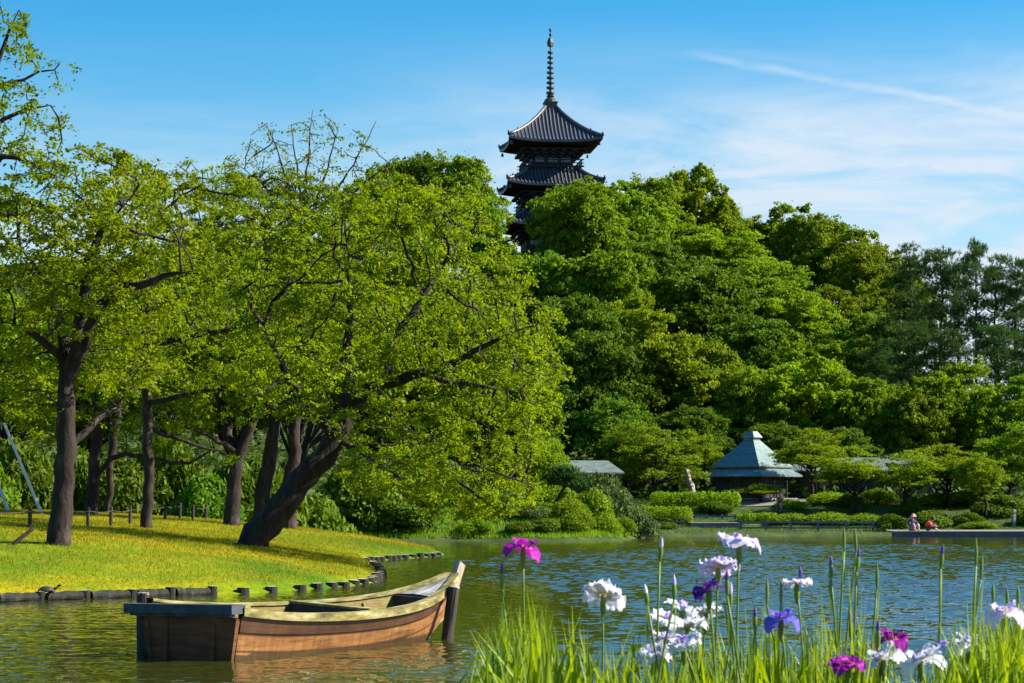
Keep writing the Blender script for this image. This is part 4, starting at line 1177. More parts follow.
    # thwart bulkhead and bow locker; the shadow on their faces is painted in dark
    def cross(u, dz_top, dz_bot, thick, name, mat, top=None):
        i = int(np.argmin(abs(uu - u))); w1 = rb[i] - 0.05; w0 = kb[i] - 0.04
        V = []
        for x in (u - thick / 2, u + thick / 2):
            V += [(x, -w0, kz[i] + dz_bot), (x, w0, kz[i] + dz_bot), (x, w1, rz[i] + dz_top), (x, -w1, rz[i] + dz_top)]
        b = MB().add(V, [[0, 1, 2, 3], [7, 6, 5, 4], [0, 4, 5, 1], [1, 5, 6, 2], [2, 6, 7, 3], [3, 7, 4, 0]])
        q = b.build(name, mat, o)
        if top:
            MB().box((u + top / 2 - 0.03, 0, rz[i] + dz_top + 0.017), (top, w1 * 2 + 0.02, 0.032)).build('cap_board', M['rail'], q)
        return q
    cross(2.75, 0.015, 0.06, 0.05, 'thwart', M['dark_wood'], 0.2)
    cross(4.65, -0.03, 0.06, 0.04, 'bulkhead', M['dark_wood'])
    dk = MB(); ii = [k for k in range(57) if uu[k] >= 4.62]
    P = np.stack([np.stack([uu[ii], s * (rb[ii] - 0.07).clip(0.004), rz[ii] - 0.012 + 0.02 * (1 - s * s)], -1) for s in (-1, 0, 1)], 1)
    dk.grid(P); P2 = P.copy(); P2[..., 2] -= 0.03; dk.grid(P2[:, ::-1]); dk.build('bow_deck', M['grey_wood'], o)
    # floor boards and frames
    fl = MB()
    for y in (-0.36, -0.12, 0.12, 0.36):
        fl.box((1.7, y, -0.09), (3.2, 0.225, 0.02))
    fl.build('floor_boards', M['inner'], o)
    for u in (0.7, 1.35, 2.0, 3.5, 4.1):
        i = int(np.argmin(abs(uu - u)))
        for s in (-1, 1):
            MB().tube([(u, s * (kb[i] - 0.06), kz[i] + 0.08), (u, s * (rb[i] - 0.07), rz[i] - 0.06)], 0.022, 6).build('frame', M['inner'], o)
    # stem post rising to the blunt prow
    st = MB()
    prof = [(5.12, 0.16, 0.07), (5.30, 0.26, 0.085), (5.5, 0.44, 0.085), (5.66, 0.68, 0.075), (5.83, 1.05, 0.065)]
    V = []
    for (x, z, w) in prof:
        V += [(x + 0.05, -w / 2, z - 0.02), (x + 0.05, w / 2, z - 0.02), (x - 0.10, w * 0.62, z + 0.05), (x - 0.10, -w * 0.62, z + 0.05)]
    Qs = []
    for r_ in range(len(prof) - 1):
        for c_ in range(4):
            Qs.append([4 * r_ + c_, 4 * r_ + (c_ + 1) % 4, 4 * r_ + 4 + (c_ + 1) % 4, 4 * r_ + 4 + c_])
    e = 4 * (len(prof) - 1); Qs += [[0, 3, 2, 1], [e, e + 1, e + 2, e + 3]]
    st.add(V, Qs); st.build('stem_post', M['stem_wood'], o)
    # rope lashing round the prow, lines hanging off the stern corner
    rp = MB()
    for dz in (0.0, 0.03):
        a_ = np.linspace(0, 2 * PI, 15)
        rp.tube(np.stack([5.55 + 0.13 * np.cos(a_), 0.10 * np.sin(a_), 0.83 + dz + 0.07 * np.cos(a_)], 1), 0.013, 6, cap=False)
    rp.build('bow_rope', M['dark_wood'], o)
    rp = MB()
    for i in range(7):
        y = 0.80 + 0.03 * math.sin(i * 2.1); x = -0.15 + 0.03 * i
        t = np.linspace(0, 1, 8)
        rp.tube(np.stack([x + 0.02 * np.sin(t * 5 + i), y - 0.16 * t + 0.07 * np.sin(t * PI) * math.cos(i * 1.7), 0.57 - (0.5 + 0.06 * (i % 3)) * t], 1), 0.009, 5)
    rp.build('stern_rope', M['dark_wood'], o)
boat()

def mooring():
    def post(px, ptop, pb, r, lean, label):
        Yb = EYE * F / (pb - HOR); X = (px - 512) * Yb / F; zt = EYE + (HOR - ptop) * Yb / F
        o = MB().tube([(0, 0, -0.9), (0, 0, 0), (lean * 0.5, 0, zt * 0.5), (lean, 0, zt)], [r * 1.05, r, r, r * 0.96], 12, wob=0.05)
        q = o.build('mooring_post', M['dark_wood'], None, False, (X, Yb, 0)); tag(q, label, 'mooring post', 'mooring posts by the boat')
        MB().lathe([(0.0, 0.006), (r * 0.9, 0.004), (r * 0.95, -0.02)], (lean, 0, zt), 12).build('post_top', M['log_top'], q)
    post(447, 587, 639, 0.085, 0.10, 'dark slanting mooring post in the water against the bow of the boat')
    post(143, 593, 652, 0.085, 0.0, 'pale topped mooring post rising behind the shaded stern of the boat')
    b = MB().tube([(0, 0, -0.5), (0, 0, 0.16)], [0.03, 0.03], 8).build('mooring_stake', M['dark_wood'], None, False, (*onwater(428, 638.0), 0))
    tag(b, 'thin dark stake in the water under the bow of the boat', 'stake')
mooring()

# ------------------------------------------------------ log edging of lawn
def edging():
    P = np.array(LAWN_FRONT); ppx = 512 + F * P[:, 0] / P[:, 1]
    def on_edge(px, lo, hi):
        for i in range(lo, hi):
            a, b = ppx[i], ppx[i + 1]
            if min(a, b) <= px <= max(a, b) and a != b:
                t = (px - a) / (b - a); return P[i] + (P[i + 1] - P[i]) * t
        return P[hi]
    posts = [-60, -8, 40, 85, 132, 170, 212]
    rng = np.random.default_rng(2)
    piles = []
    for px in posts[1:]:
        piles.append((on_edge(px, 0, 9), 0.105, 0.18))
    for px in [243, 271, 300, 317, 332, 344, 354, 363, 370]:
        piles.append((on_edge(px, 5, 10), 0.135, 0.115))
    # round the tip and inlet, then the second lobe
    def along(i0, i1, step):
        out = []; seg = P[i0:i1 + 1]; L_ = np.linalg.norm(np.diff(seg, axis=0), axis=1); s = np.concatenate([[0], np.cumsum(L_)])
        for q in np.arange(0.3, s[-1], step):
            k = min(np.searchsorted(s, q) - 1, len(L_) - 1); out.append(seg[k] + (seg[k + 1] - seg[k]) * (q - s[k]) / L_[k])
        return out
    for p in along(10, 13, 0.85): piles.append((p, 0.13, 0.13 + 0.05 * rng.random()))
    for px in [366, 371, 376, 381, 388, 393, 398, 405, 413, 420, 427, 433, 438]: piles.append((on_edge(px, 14, 18), 0.14, 0.14))
    proto = None; tops = None
    lab1 = 'short dark wooden pile with pale cut end along the lawn edge'
    for (p, r, h) in piles:
        h = h * (0.9 + 0.2 * rng.random())
        if proto is None:
            proto = MB().tube([(0, 0, -3.0), (0, 0, 0.4), (0, 0, 0.97), (0, 0, 1.0)], [1, 1, 0.98, 0.9], 12, wob=0.05).mesh('edging_pile', M['log'])
            tops = MB().lathe([(0, 1.012), (0.55, 1.01), (0.88, 1.0)], (0, 0, 0), 12).mesh('cut_end', M['log_top'])
        o = link(bpy.data.objects.new('edging_pile', proto)); o.location = (p[0], p[1], 0); o.scale = (r, r, h); o.rotation_euler = (rng.normal() * 0.03, rng.normal() * 0.03, rng.random() * 6)
        tag(o, lab1, 'wooden pile', 'wooden piles edging the lawn')
        c = link(bpy.data.objects.new('cut_end', tops), o)
    for i in range(len(posts) - 1):
        a, b = on_edge(posts[i], 0, 9), on_edge(posts[i + 1], 0, 9)
        d = unit(b - a); off = np.array([d[1], -d[0]]) * 0.03
        a = a + d * 0.11 + off; b = b - d * 0.11 + off
        mid = (a + b) / 2
        n = 9; t = np.linspace(-1, 1, n)[:, None]
        pth = np.concatenate([t * (b - a) / 2, np.full((n, 1), 0.06) + 0.006 * rng.normal(size=(n, 1))], 1)
        o = MB().tube(pth, 0.098 + 0.006 * rng.normal(size=n), 12, wob=0.04).build('edging_log', M['log'], None, False, (mid[0], mid[1], 0))
        tag(o, ['edging log running out of the picture at the frame edge', 'edging log just behind the turtle tail', 'edging log carrying the basking turtle', 'edging log between the turtle log and the mooring post',
                'edging log directly behind the shaded boat stern', 'last edging log before the row of bare piles'][i], 'log', 'logs edging the lawn')
    return on_edge(46, 0, 9)
turtle_xy = edging()

def turtle():
    m = surface('turtle_shell', [(0.3, (0.012, 0.012, 0.010)), (0.7, (0.05, 0.045, 0.03))], 20, 0.5, 0.4, 40)
    o = empty('turtle', (turtle_xy[0], turtle_xy[1], 0.160), math.radians(8), 'small dark turtle basking on the log with its head raised', 'turtle')
    MB().lathe([(0.0, 0.115), (0.06, 0.108), (0.11, 0.08), (0.145, 0.035), (0.15, 0.012), (0.12, 0.0), (0, -0.004)], (0, 0, 0), 18, 1.15, 0.78).build('shell', m, o, True)
    b = MB(); b.tube([(0.12, 0, 0.035), (0.19, 0, 0.07), (0.235, 0, 0.115)], [0.032, 0.026, 0.024], 9); b.ball((0.262, 0, 0.128), (0.042, 0.028, 0.026)); b.build('head', m, o, True)
    for x, s in ((0.11, 1), (0.11, -1), (-0.11, 1), (-0.11, -1)):
        MB().tube([(x, s * 0.09, 0.02), (x + (0.04 if x > 0 else -0.04), s * 0.14, -0.01), (x + (0.07 if x > 0 else -0.06), s * 0.15, -0.03)], [0.03, 0.026, 0.012], 8).build('leg', m, o, True)
    MB().tube([(-0.15, 0, 0.015), (-0.21, 0.02, 0.0)], [0.016, 0.004], 6).build('tail', m, o, True)
turtle()

# ----------------------------------------------- lawn fence, stake, poles
def lawn_fence():
    spec = [(-25, 531), (30, 529), (61, 528), (88, 527), (111, 526), (130, 524), (165, 520), (180, 519), (193, 521), (206, 519)]
    pts = [ground_hit(px, pb) for px, pb in spec]
    o = empty('rope_fence', pts[1], 0, 'low fence of dark wooden posts joined by a rope across the lawn', 'fence')
    tops = []
    for q in pts:
        loc = q - pts[1]; h = 0.56
        MB().tube([(0, 0, -0.3), (0, 0, h * 0.6), (0.01, 0, h), (0.01, 0, h + 0.012)], [0.055, 0.052, 0.05, 0.035], 10).build('post', M['dark_wood'], o, False, loc)
        tops.append(loc + np.array([0.06, -0.02, h - 0.1]))
    for i in range(len(tops) - 1):
        a, b = tops[i], tops[i + 1]; t = np.linspace(0, 1, 12)[:, None]; p = a + (b - a) * t; p[:, 2] -= np.sin(t[:, 0] * PI) * 0.05
        MB().tube(p, 0.014, 6).build('rope', M['dark_wood'], o)
    a, b = ground_hit(12, 545), ground_hit(33, 529)
    s = MB().tube([(0, 0, -0.05), *(np.linspace(0.2, 1, 4)[:, None] * (at(33, 528.5, a[1] + 0.15) - a))], [0.05, 0.05, 0.047, 0.045, 0.045], 9).build('wooden_stake', M['dark_wood'], None, False, a)
    tag(s, 'dark wooden stake leaning over on the grass beside the first fence post', 'stake')
    pale = surface('pale_pole', [(0.3, (0.42, 0.38, 0.35)), (0.7, (0.62, 0.58, 0.56))], 3, 0.7, 0.3)
    for (p0, p1, Y, lab) in [((4, 423), (43, 509), 80, 'long pale prop pole slanting past the tall upright cherry trunk'), ((-14, 452), (9, 508), 82, 'shorter pale prop pole at the picture edge')]:
        b = at(p1[0], p1[1], Y); b[2] = gz(b[0], b[1]) - 0.05; t = at(p0[0], p0[1], Y + 0.8)
        q = MB().tube([(0, 0, 0), *( (t - b) * np.array([[0.5], [1.0]]))], [0.06, 0.055, 0.05], 10).build('prop_pole', pale, None, False, b)
        tag(q, lab, 'pole', 'pale poles propping the trees')
lawn_fence()

# ------------------------------------------------------------------ pagoda
M['tile'] = surface('roof_tile', [(0.3, (0.014, 0.018, 0.028)), (0.7, (0.045, 0.048, 0.058))], 6, 0.45, 0.4, 20, spec=0.6, bdist=0.01)
M['tile_roll_lit'] = surface('roll_tile_lit', [(0.3, (0.035, 0.036, 0.045)), (0.7, (0.11, 0.10, 0.10))], 6, 0.45, 0.4, 20, spec=0.5, bdist=0.01)  # paler than the roof tile: sun catching the rolls is put into the colour
M['old_timber'] = surface('old_timber', [(0.3, (0.012, 0.013, 0.016)), (0.7, (0.034, 0.032, 0.034))], 5, 0.8, 0.4)
M['red_timber'] = surface('red_timber', [(0.3, (0.022, 0.013, 0.014)), (0.7, (0.05, 0.022, 0.02))], 5, 0.8, 0.3)
M['plaster'] = surface('plaster', [(0.3, (0.20, 0.22, 0.25)), (0.7, (0.30, 0.32, 0.34))], 4, 0.9, 0.2)
M['bronze'] = surface('bronze', [(0.3, (0.03, 0.035, 0.035)), (0.7, (0.07, 0.08, 0.075))], 5, 0.5, 0.2, metallic=0.4)

def pagoda_roof(parent, z_eave, half, z_top, half_top, label=None, steep=1.0):
    """concave hipped tile roof with upturned corners, tile rolls, ridge rolls and a rafter soffit"""
    n, m = 14, 25
    s = np.linspace(0, 1, n)           # 0 eave .. 1 top
    def pos(u, sv, k):
        # u in -1..1 along the eave, sv up the slope, k the side
        h = half + (half_top - half) * sv
        z = z_eave + (z_top - z_eave) * (0.62 * sv + 0.38 * sv ** 2.2)
        z = z + 0.36 * np.abs(u) ** 3.2 * (1 - sv) ** 1.6 * (half / 4.5)
        x, y = u * h, -h * np.ones_like(u)
        ext = 0.05 * np.abs(u) ** 3 * (1 - sv) * half
        y = y - ext; x = x + np.sign(u) * ext
        c, s_ = math.cos(k * PI / 2), math.sin(k * PI / 2)
        return np.stack([x * c - y * s_, x * s_ + y * c, z], -1)
    rf = MB(); so = MB(); roll = MB()
    U = np.linspace(-1, 1, m)
    for k in range(4):
        uu, ss = np.meshgrid(U, s)
        P = pos(uu, ss, k); rf.grid(P)
        e = pos(U, np.zeros(m), k); e2 = e.copy(); e2[:, 2] -= 0.20
        rf.grid(np.stack([e2, e]))
        # tile rolls run straight up the slope
        nr = int(half * 2 / 0.36)
        for i in range(nr):
            x = -half + (i + 0.5) * 2 * half / nr
            smax = min(1.0, (half - abs(x)) / max(half - half_top, 1e-3))
            if smax < 0.06: continue
            sv = np.linspace(0, smax, 8); h = half + (half_top - half) * sv
            pth = pos(np.clip(x / h, -1, 1), sv, k); pth[:, 2] += 0.03
            roll.tube(pth, 0.075, 6)
        # hip ridge
        hp = pos(np.ones(9), np.linspace(0, 1, 9), k); hp[:, 2] += 0.12
        roll.tube(hp, np.full(9, 0.17), 8); 
        roll.ball(hp[0] + np.array([0, 0, 0.15]), (0.13, 0.13, 0.24)); roll.ball(hp[2] + np.array([0, 0, 0.12]), (0.12, 0.12, 0.22))
        # rafters under the eaves
        w = half * 0.52
        inner = np.stack([np.linspace(-w, w, m), np.full(m, -w), np.full(m, z_eave - 0.28)], -1)
        c, s_ = math.cos(k * PI / 2), math.sin(k * PI / 2)
        inner = np.stack([inner[:, 0] * c - inner[:, 1] * s_, inner[:, 0] * s_ + inner[:, 1] * c, inner[:, 2]], -1)
        so.grid(np.stack([inner, e2]))
        for i in range(0, 40):
            f_ = (i + 0.5) / 40 * 2 - 1
            a = np.array([np.interp(f_, U, e2[:, q]) for q in range(3)]); b = np.array([np.interp(f_, U, inner[:, q]) for q in range(3)])
            a[2] -= 0.05; b[2] -= 0.05
            so.tube([a + (b - a) * 0.02, b], 0.055, 4)
    r = rf.build('roof', M['tile'], parent)
    roll.build('ridge_tiles', M['tile_roll_lit'], r, True)
    so.build('rafters', M['red_timber'], r)
    for k in range(4):
        e = pos(np.array([1.0]), np.array([0.0]), k)[0]
        MB().lathe([(0.0, 0.0), (0.10, -0.06), (0.14, -0.26), (0.17, -0.36), (0, -0.36)], e + np.array([0, 0, -0.45]) * 1.0 - np.array([e[0], e[1], 0]) * 0.06, 10).tube([e + np.array([0, 0, -0.18]) - np.array([e[0], e[1], 0]) * 0.06, e + np.array([0, 0, -0.46]) - np.array([e[0], e[1], 0]) * 0.06], 0.015, 4).build('wind_bell', M['bronze'], r)
    return r

def pagoda():
    Y = 230.0; X = (551 - 512) * Y / F; s = Y / F
    zb = gz(X, Y + 4.0)
    o = empty('pagoda', (X, Y + 4.2, zb), math.radians(6.0), 'dark three storey wooden pagoda with a tall ringed spire on the hilltop', 'pagoda')
    Z = lambda py: EYE + (HOR - py) * (Y) / F - zb          # height of things at the front eaves
    Zc = lambda py: EYE + (HOR - py) * (Y + 4.2) / F - zb   # and on the centre line
    spec = [(Z(140), 4.45, Zc(108), 0.5), (Z(184), 4.6, Z(165), 2.4), (Z(224), 4.75, Z(206), 2.6)]
    wall = [(Z(165), Z(148) + 0.2, 2.05), (Z(207), Z(192) + 0.2, 2.35), (0, Z(232) + 0.2, 2.7)]
    for (ze, hf, zt, ht), (w0, w1, hw) in zip(spec, wall):
        pagoda_roof(o, ze, hf, zt, ht)
        b = MB(); b.box((0, 0, (w0 + w1) / 2), (2 * hw, 2 * hw, w1 - w0))
        wl = b.build('wall', M['old_timber'], o)
        # bracket tiers step out under the eaves
        br = MB()
        for q, dz in enumerate((0.0, 0.28, 0.56)):
            hh = hw + 0.12 + q * 0.42
            for k in range(4):
                c, s_ = math.cos(k * PI / 2), math.sin(k * PI / 2)
                for i in range(7):
                    x = -hh + i * hh / 3
                    br.box((x * c + (hh) * s_, x * s_ - hh * c, w1 - 0.75 + dz), (0.5, 0.5, 0.2))
                br.box(((hh) * s_, -hh * c, w1 - 0.6 + dz), ((2 * hh + 0.4) if k % 2 == 0 else 0.2, 0.2 if k % 2 == 0 else (2 * hh + 0.4), 0.12))
        br.build('bracket', M['old_timber'], o)
        # white plaster panels between the posts, rail round the balcony
        for k in range(4):
            c, s_ = math.cos(k * PI / 2), math.sin(k * PI / 2)
            for i in (-1, 0, 1):
                x = i * hw * 0.63; y = -hw - 0.012
                MB().box((x * c - y * s_, x * s_ + y * c, w1 - 1.05), (hw * 0.46 if k % 2 == 0 else 0.03, 0.03 if k % 2 == 0 else hw * 0.46, 0.42)).build('plaster_panel', M['plaster'], wl)
        bl = MB()
        hh = hw + 0.75
        for k in range(4):
            c, s_ = math.cos(k * PI / 2), math.sin(k * PI / 2); y = -hh
            for dz, t in ((0.12, 0.14), (0.45, 0.08), (0.78, 0.10)):
                bl.box((-y * s_, y * c, w0 + dz + k * 0.004), ((2 * hh + 0.5) if k % 2 == 0 else t, t if k % 2 == 0 else (2 * hh + 0.5), t))
            for i in range(7):
                x = -hh + i * hh / 3; bl.box((x * c - y * s_, x * s_ + y * c, w0 + 0.45), (0.09, 0.09, 0.72))
        bl.build('balcony', M['old_timber'], o)
    # spire: dew basin, lotus, nine rings, flame and jewel
    z0 = Zc(109); z1 = Zc(30); sp = MB()
    sp.box((0, 0, z0 + 0.25), (1.25, 1.25, 0.6)); sp.box((0, 0, z0 + 0.6), (1.4, 1.4, 0.12))
    sp.lathe([(0.62, z0 + 0.66), (0.58, z0 + 0.9), (0.3, z0 + 1.15), (0.42, z0 + 1.3), (0.2, z0 + 1.45)], (0, 0, 0), 14)
    sp.tube([(0, 0, z0), (0, 0, z1)], [0.14, 0.05], 8)
    L_ = z1 - z0
    for i in range(9):
        z = z0 + L_ * (0.20 + 0.064 * i); r = 0.40 - 0.017 * i
        sp.lathe([(0.10, z + 0.04), (r, z + 0.13), (r + 0.02, z + 0.03), (r, z - 0.09), (0.10, z - 0.02)], (0, 0, 0), 14)
    z = z0 + L_ * 0.78
    sp.lathe([(0.06, z), (0.30, z + 0.12), (0.33, z + 0.5), (0.22, z + 0.85), (0.06, z + 1.0)], (0, 0, 0), 4)
    sp.ball((0, 0, z0 + L_ * 0.94), (0.15, 0.15, 0.16)); sp.ball((0, 0, z1), (0.13, 0.13, 0.2))
    sp.build('spire', M['bronze'], o)
    st = MB(); st.box((0, 0, -0.6), (8.5, 8.5, 1.3)); st.build('stone_base', M['plaster'], o)
pagoda()

# --------------------------------------------------- pavilion and cottages
M['copper'] = surface('copper_patina', [(0.3, (0.055, 0.10, 0.095)), (0.52, (0.11, 0.16, 0.145)), (0.72, (0.23, 0.255, 0.22))], 3, 0.42, 0.3, 8, (1, 1, 3), spec=0.6, bdist=0.01)
M['house_roof'] = surface('house_roof', [(0.3, (0.06, 0.085, 0.075)), (0.7, (0.16, 0.19, 0.165))], 3, 0.6, 0.4, 12, (1, 1, 3))
M['brown_wall'] = surface('brown_wall', [(0.3, (0.05, 0.03, 0.022)), (0.7, (0.12, 0.07, 0.045))], 3, 0.85, 0.3, 10, (3, 3, 0.5))
M['tan_wall'] = surface('tan_wall', [(0.3, (0.24, 0.12, 0.06)), (0.7, (0.36, 0.20, 0.10))], 3, 0.85, 0.2)
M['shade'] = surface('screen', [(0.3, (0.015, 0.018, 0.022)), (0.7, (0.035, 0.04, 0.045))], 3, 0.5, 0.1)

def hip_roof(mb, hx, hy, z0, rx, ry, z1, th=0.1, curve=0.12):
    n = 8; t = np.linspace(0, 1, n)
    ring = []
    for q in t:
        x = hx + (rx - hx) * q; y = hy + (ry - hy) * q; z = z0 + (z1 - z0) * (q - curve * math.sin(q * PI))
        ring.append([(-x, -y, z), (x, -y, z), (x, y, z), (-x, y, z), (-x, -y, z)])
    mb.grid(np.array(ring))
    lo = [[(-hx, -hy, z0 - th), (hx, -hy, z0 - th), (hx, hy, z0 - th), (-hx, hy, z0 - th), (-hx, -hy, z0 - th)], ring[0]]
    mb.grid(np.array(lo)); mb.add([(-hx, -hy, z0 - th), (hx, -hy, z0 - th), (hx, hy, z0 - th), (-hx, hy, z0 - th)], [[3, 2, 1, 0]])
    return mb

def pavilion():
    Y = 143.0; s = Y / F; X = (752 - 512) * s; zg = gz(X, Y)
    Z = lambda py: EYE + (HOR - py) * s - zg
    o = empty('pavilion', (X, Y, zg), math.radians(-41), 'garden pavilion with a blue-green pyramid copper roof on the far shore', 'pavilion')
    r = hip_roof(MB(), 1.78, 1.78, Z(466), 0.34, 0.34, Z(440), 0.1, 0.03).build('roof', M['copper'], o)
    cp = MB(); cp.box((0, 0, Z(439)), (0.72, 0.72, 0.16)); hip_roof(cp, 0.46, 0.46, Z(437), 0.24, 0.24, Z(431.5), 0.06, 0.0); cp.build('roof_cap', M['copper'], r)
    hip_roof(MB(), 2.36, 2.36, Z(475.5), 1.66, 1.66, Z(468.5), 0.09, 0.0).build('lower_roof', M['copper'], o)
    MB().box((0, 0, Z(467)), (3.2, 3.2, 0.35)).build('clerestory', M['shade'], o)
    wl = MB(); wl.box((0, 0, Z(475) / 2), (3.2, 3.2, Z(475))); w = wl.build('wall', M['brown_wall'], o)
    for k in range(4):
        c, s_ = math.cos(k * PI / 2), math.sin(k * PI / 2)
        for i in (-1, 0, 1):
            x, y = i * 1.02, -1.62
            MB().box((x * c - y * s_, x * s_ + y * c, Z(475) * 0.47), (0.86 if k % 2 == 0 else 0.05, 0.05 if k % 2 == 0 else 0.86, Z(475) * 0.72)).build('screen', M['shade'], w)
        for i in (-1, -0.33, 0.33, 1):
            x, y = i * 2.05, -2.1
            MB().tube([(x * c - y * s_, x * s_ + y * c, 0), (x * c - y * s_, x * s_ + y * c, Z(475))], 0.055, 8).build('pillar', M['old_timber'], o)
    MB().box((0, 0, 0.06), (4.6, 4.6, 0.16)).build('stone_base', M['grey_wood'], o)

    # brown cottage under the trees
    def cottage(px, Y, w, d, peave, pridge, rz, label, wallm, panels=()):
        s = Y / F; X = (px - 512) * s; zg = gz(X, Y); Z = lambda py: EYE + (HOR - py) * s - zg
        q = empty('cottage', (X, Y, zg), rz, label, 'cottage')
        wl = MB().box((0, 0, Z(peave) / 2 - 0.1), (w, d, Z(peave) + 0.2)).build('wall', wallm, q)
        rf = MB(); hx, hy = w / 2 + 0.45, d / 2 + 0.45
        z0, z1 = Z(peave) + 0.04, Z(pridge)
        V = [(-hx, -hy, z0), (hx, -hy, z0), (hx, hy, z0), (-hx, hy, z0), (-hx + 0.5, 0, z1), (hx - 0.5, 0, z1)]
        V2 = [(a, b, c + 0.09) for a, b, c in V]
        rf.add(V2, [[0, 1, 5, 4], [2, 3, 4, 5]], [[1, 2, 5], [3, 0, 4]]); rf.add(V[:4] + V2[:4], [[3, 2, 1, 0], [0, 1, 5, 4], [1, 2, 6, 5], [2, 3, 7, 6], [3, 0, 4, 7]])
        rf.build('roof', M['house_roof'], q)
        for (x, wz, hz, mat) in panels:
            MB().box((x, -d / 2 - 0.02, 0.15 + hz / 2), (wz, 0.05, hz)).build('window' if mat == 'shade' else 'wall_panel', M[mat], q)
        for x in np.linspace(-w / 2, w / 2, 5):
            MB().box((x, -d / 2 - 0.035, Z(peave) / 2), (0.09, 0.07, Z(peave))).build('timber_post', M['old_timber'], q)
    cottage(584, 137, 3.0, 3.0, 475, 462, math.radians(12), 'brown cottage with a pale green roof half hidden under the trees', M['brown_wall'], [(0.4, 0.9, 1.0, 'shade')])
    cottage(838, 145, 5.2, 3.4, 473, 459, math.radians(-4), 'wooden house with a tan wall panel behind the shore trees', M['brown_wall'], [(-1.05, 0.8, 1.5, 'tan_wall'), (0.45, 0.9, 1.3, 'shade'), (1.6, 0.8, 1.3, 'shade')])
    cottage(898, 150, 3.4, 3.0, 466, 455, math.radians(10), 'small house with a pale roof mostly covered by the shore trees', M['brown_wall'], [(0, 1.0, 1.2, 'shade')])
    # slanting pale stone beside the pavilion
    Y = 139.5; s = Y / F; X = (690 - 512) * s; zg = gz(X, Y)
    rk = MB(); h = EYE + (HOR - 469) * s - zg
    lay = []
    rng = np.random.default_rng(4)
    for t in np.linspace(0, 1, 7):
        cx = 0.62 * (1 - t) ** 1.2 - 0.25; wd = 0.50 - 0.14 * t
        ring = [(cx + wd * 0.5 * math.cos(a) * (1 + 0.12 * rng.normal()), 0.4 * math.sin(a), t * h) for a in np.linspace(0, 2 * PI, 9)[:-1]]
        lay.append(ring + [ring[0]])
    rk.grid(np.array(lay)); top = lay[-1][:-1]; rk.add(top, None, [[0, i, i + 1] for i in range(1, 7)])
    stone = surface('pale_stone', [(0.3, (0.20, 0.165, 0.14)), (0.7, (0.38, 0.33, 0.28))], 4, 0.9, 0.8, 9, (1, 1, 0.4), bdist=0.04)
    tag(rk.build('standing_stone', stone, None, False, (X, Y, zg)), 'pale slanting stone standing between the maple and the pavilion', 'stone')
    # stone posts
    for px, Y, w, h, mat, lab in [(780, 133.5, 0.24, 1.0, 'old_timber', 'small dark stone post with a mossy top below the pavilion'), (1014, 130.5, 0.17, 0.8, 'grey_wood', 'pale upright post at the end of the quay path')]:
        X = (px - 512) * Y / F
        q = MB().box((0, 0, h / 2 - 0.05), (w, w, h + 0.1), 0.3, 0.9).box((0, 0, h + 0.05), (w * 1.35, w * 1.35, 0.09), 0.3).lathe([(w * 0.7, h + 0.095), (w * 0.45, h + 0.16), (0, h + 0.19)], (0, 0, 0), 10).build('stone_post', M[mat], None, False, (X, Y, gz(X, Y)))
        tag(q, lab, 'post')
pavilion()

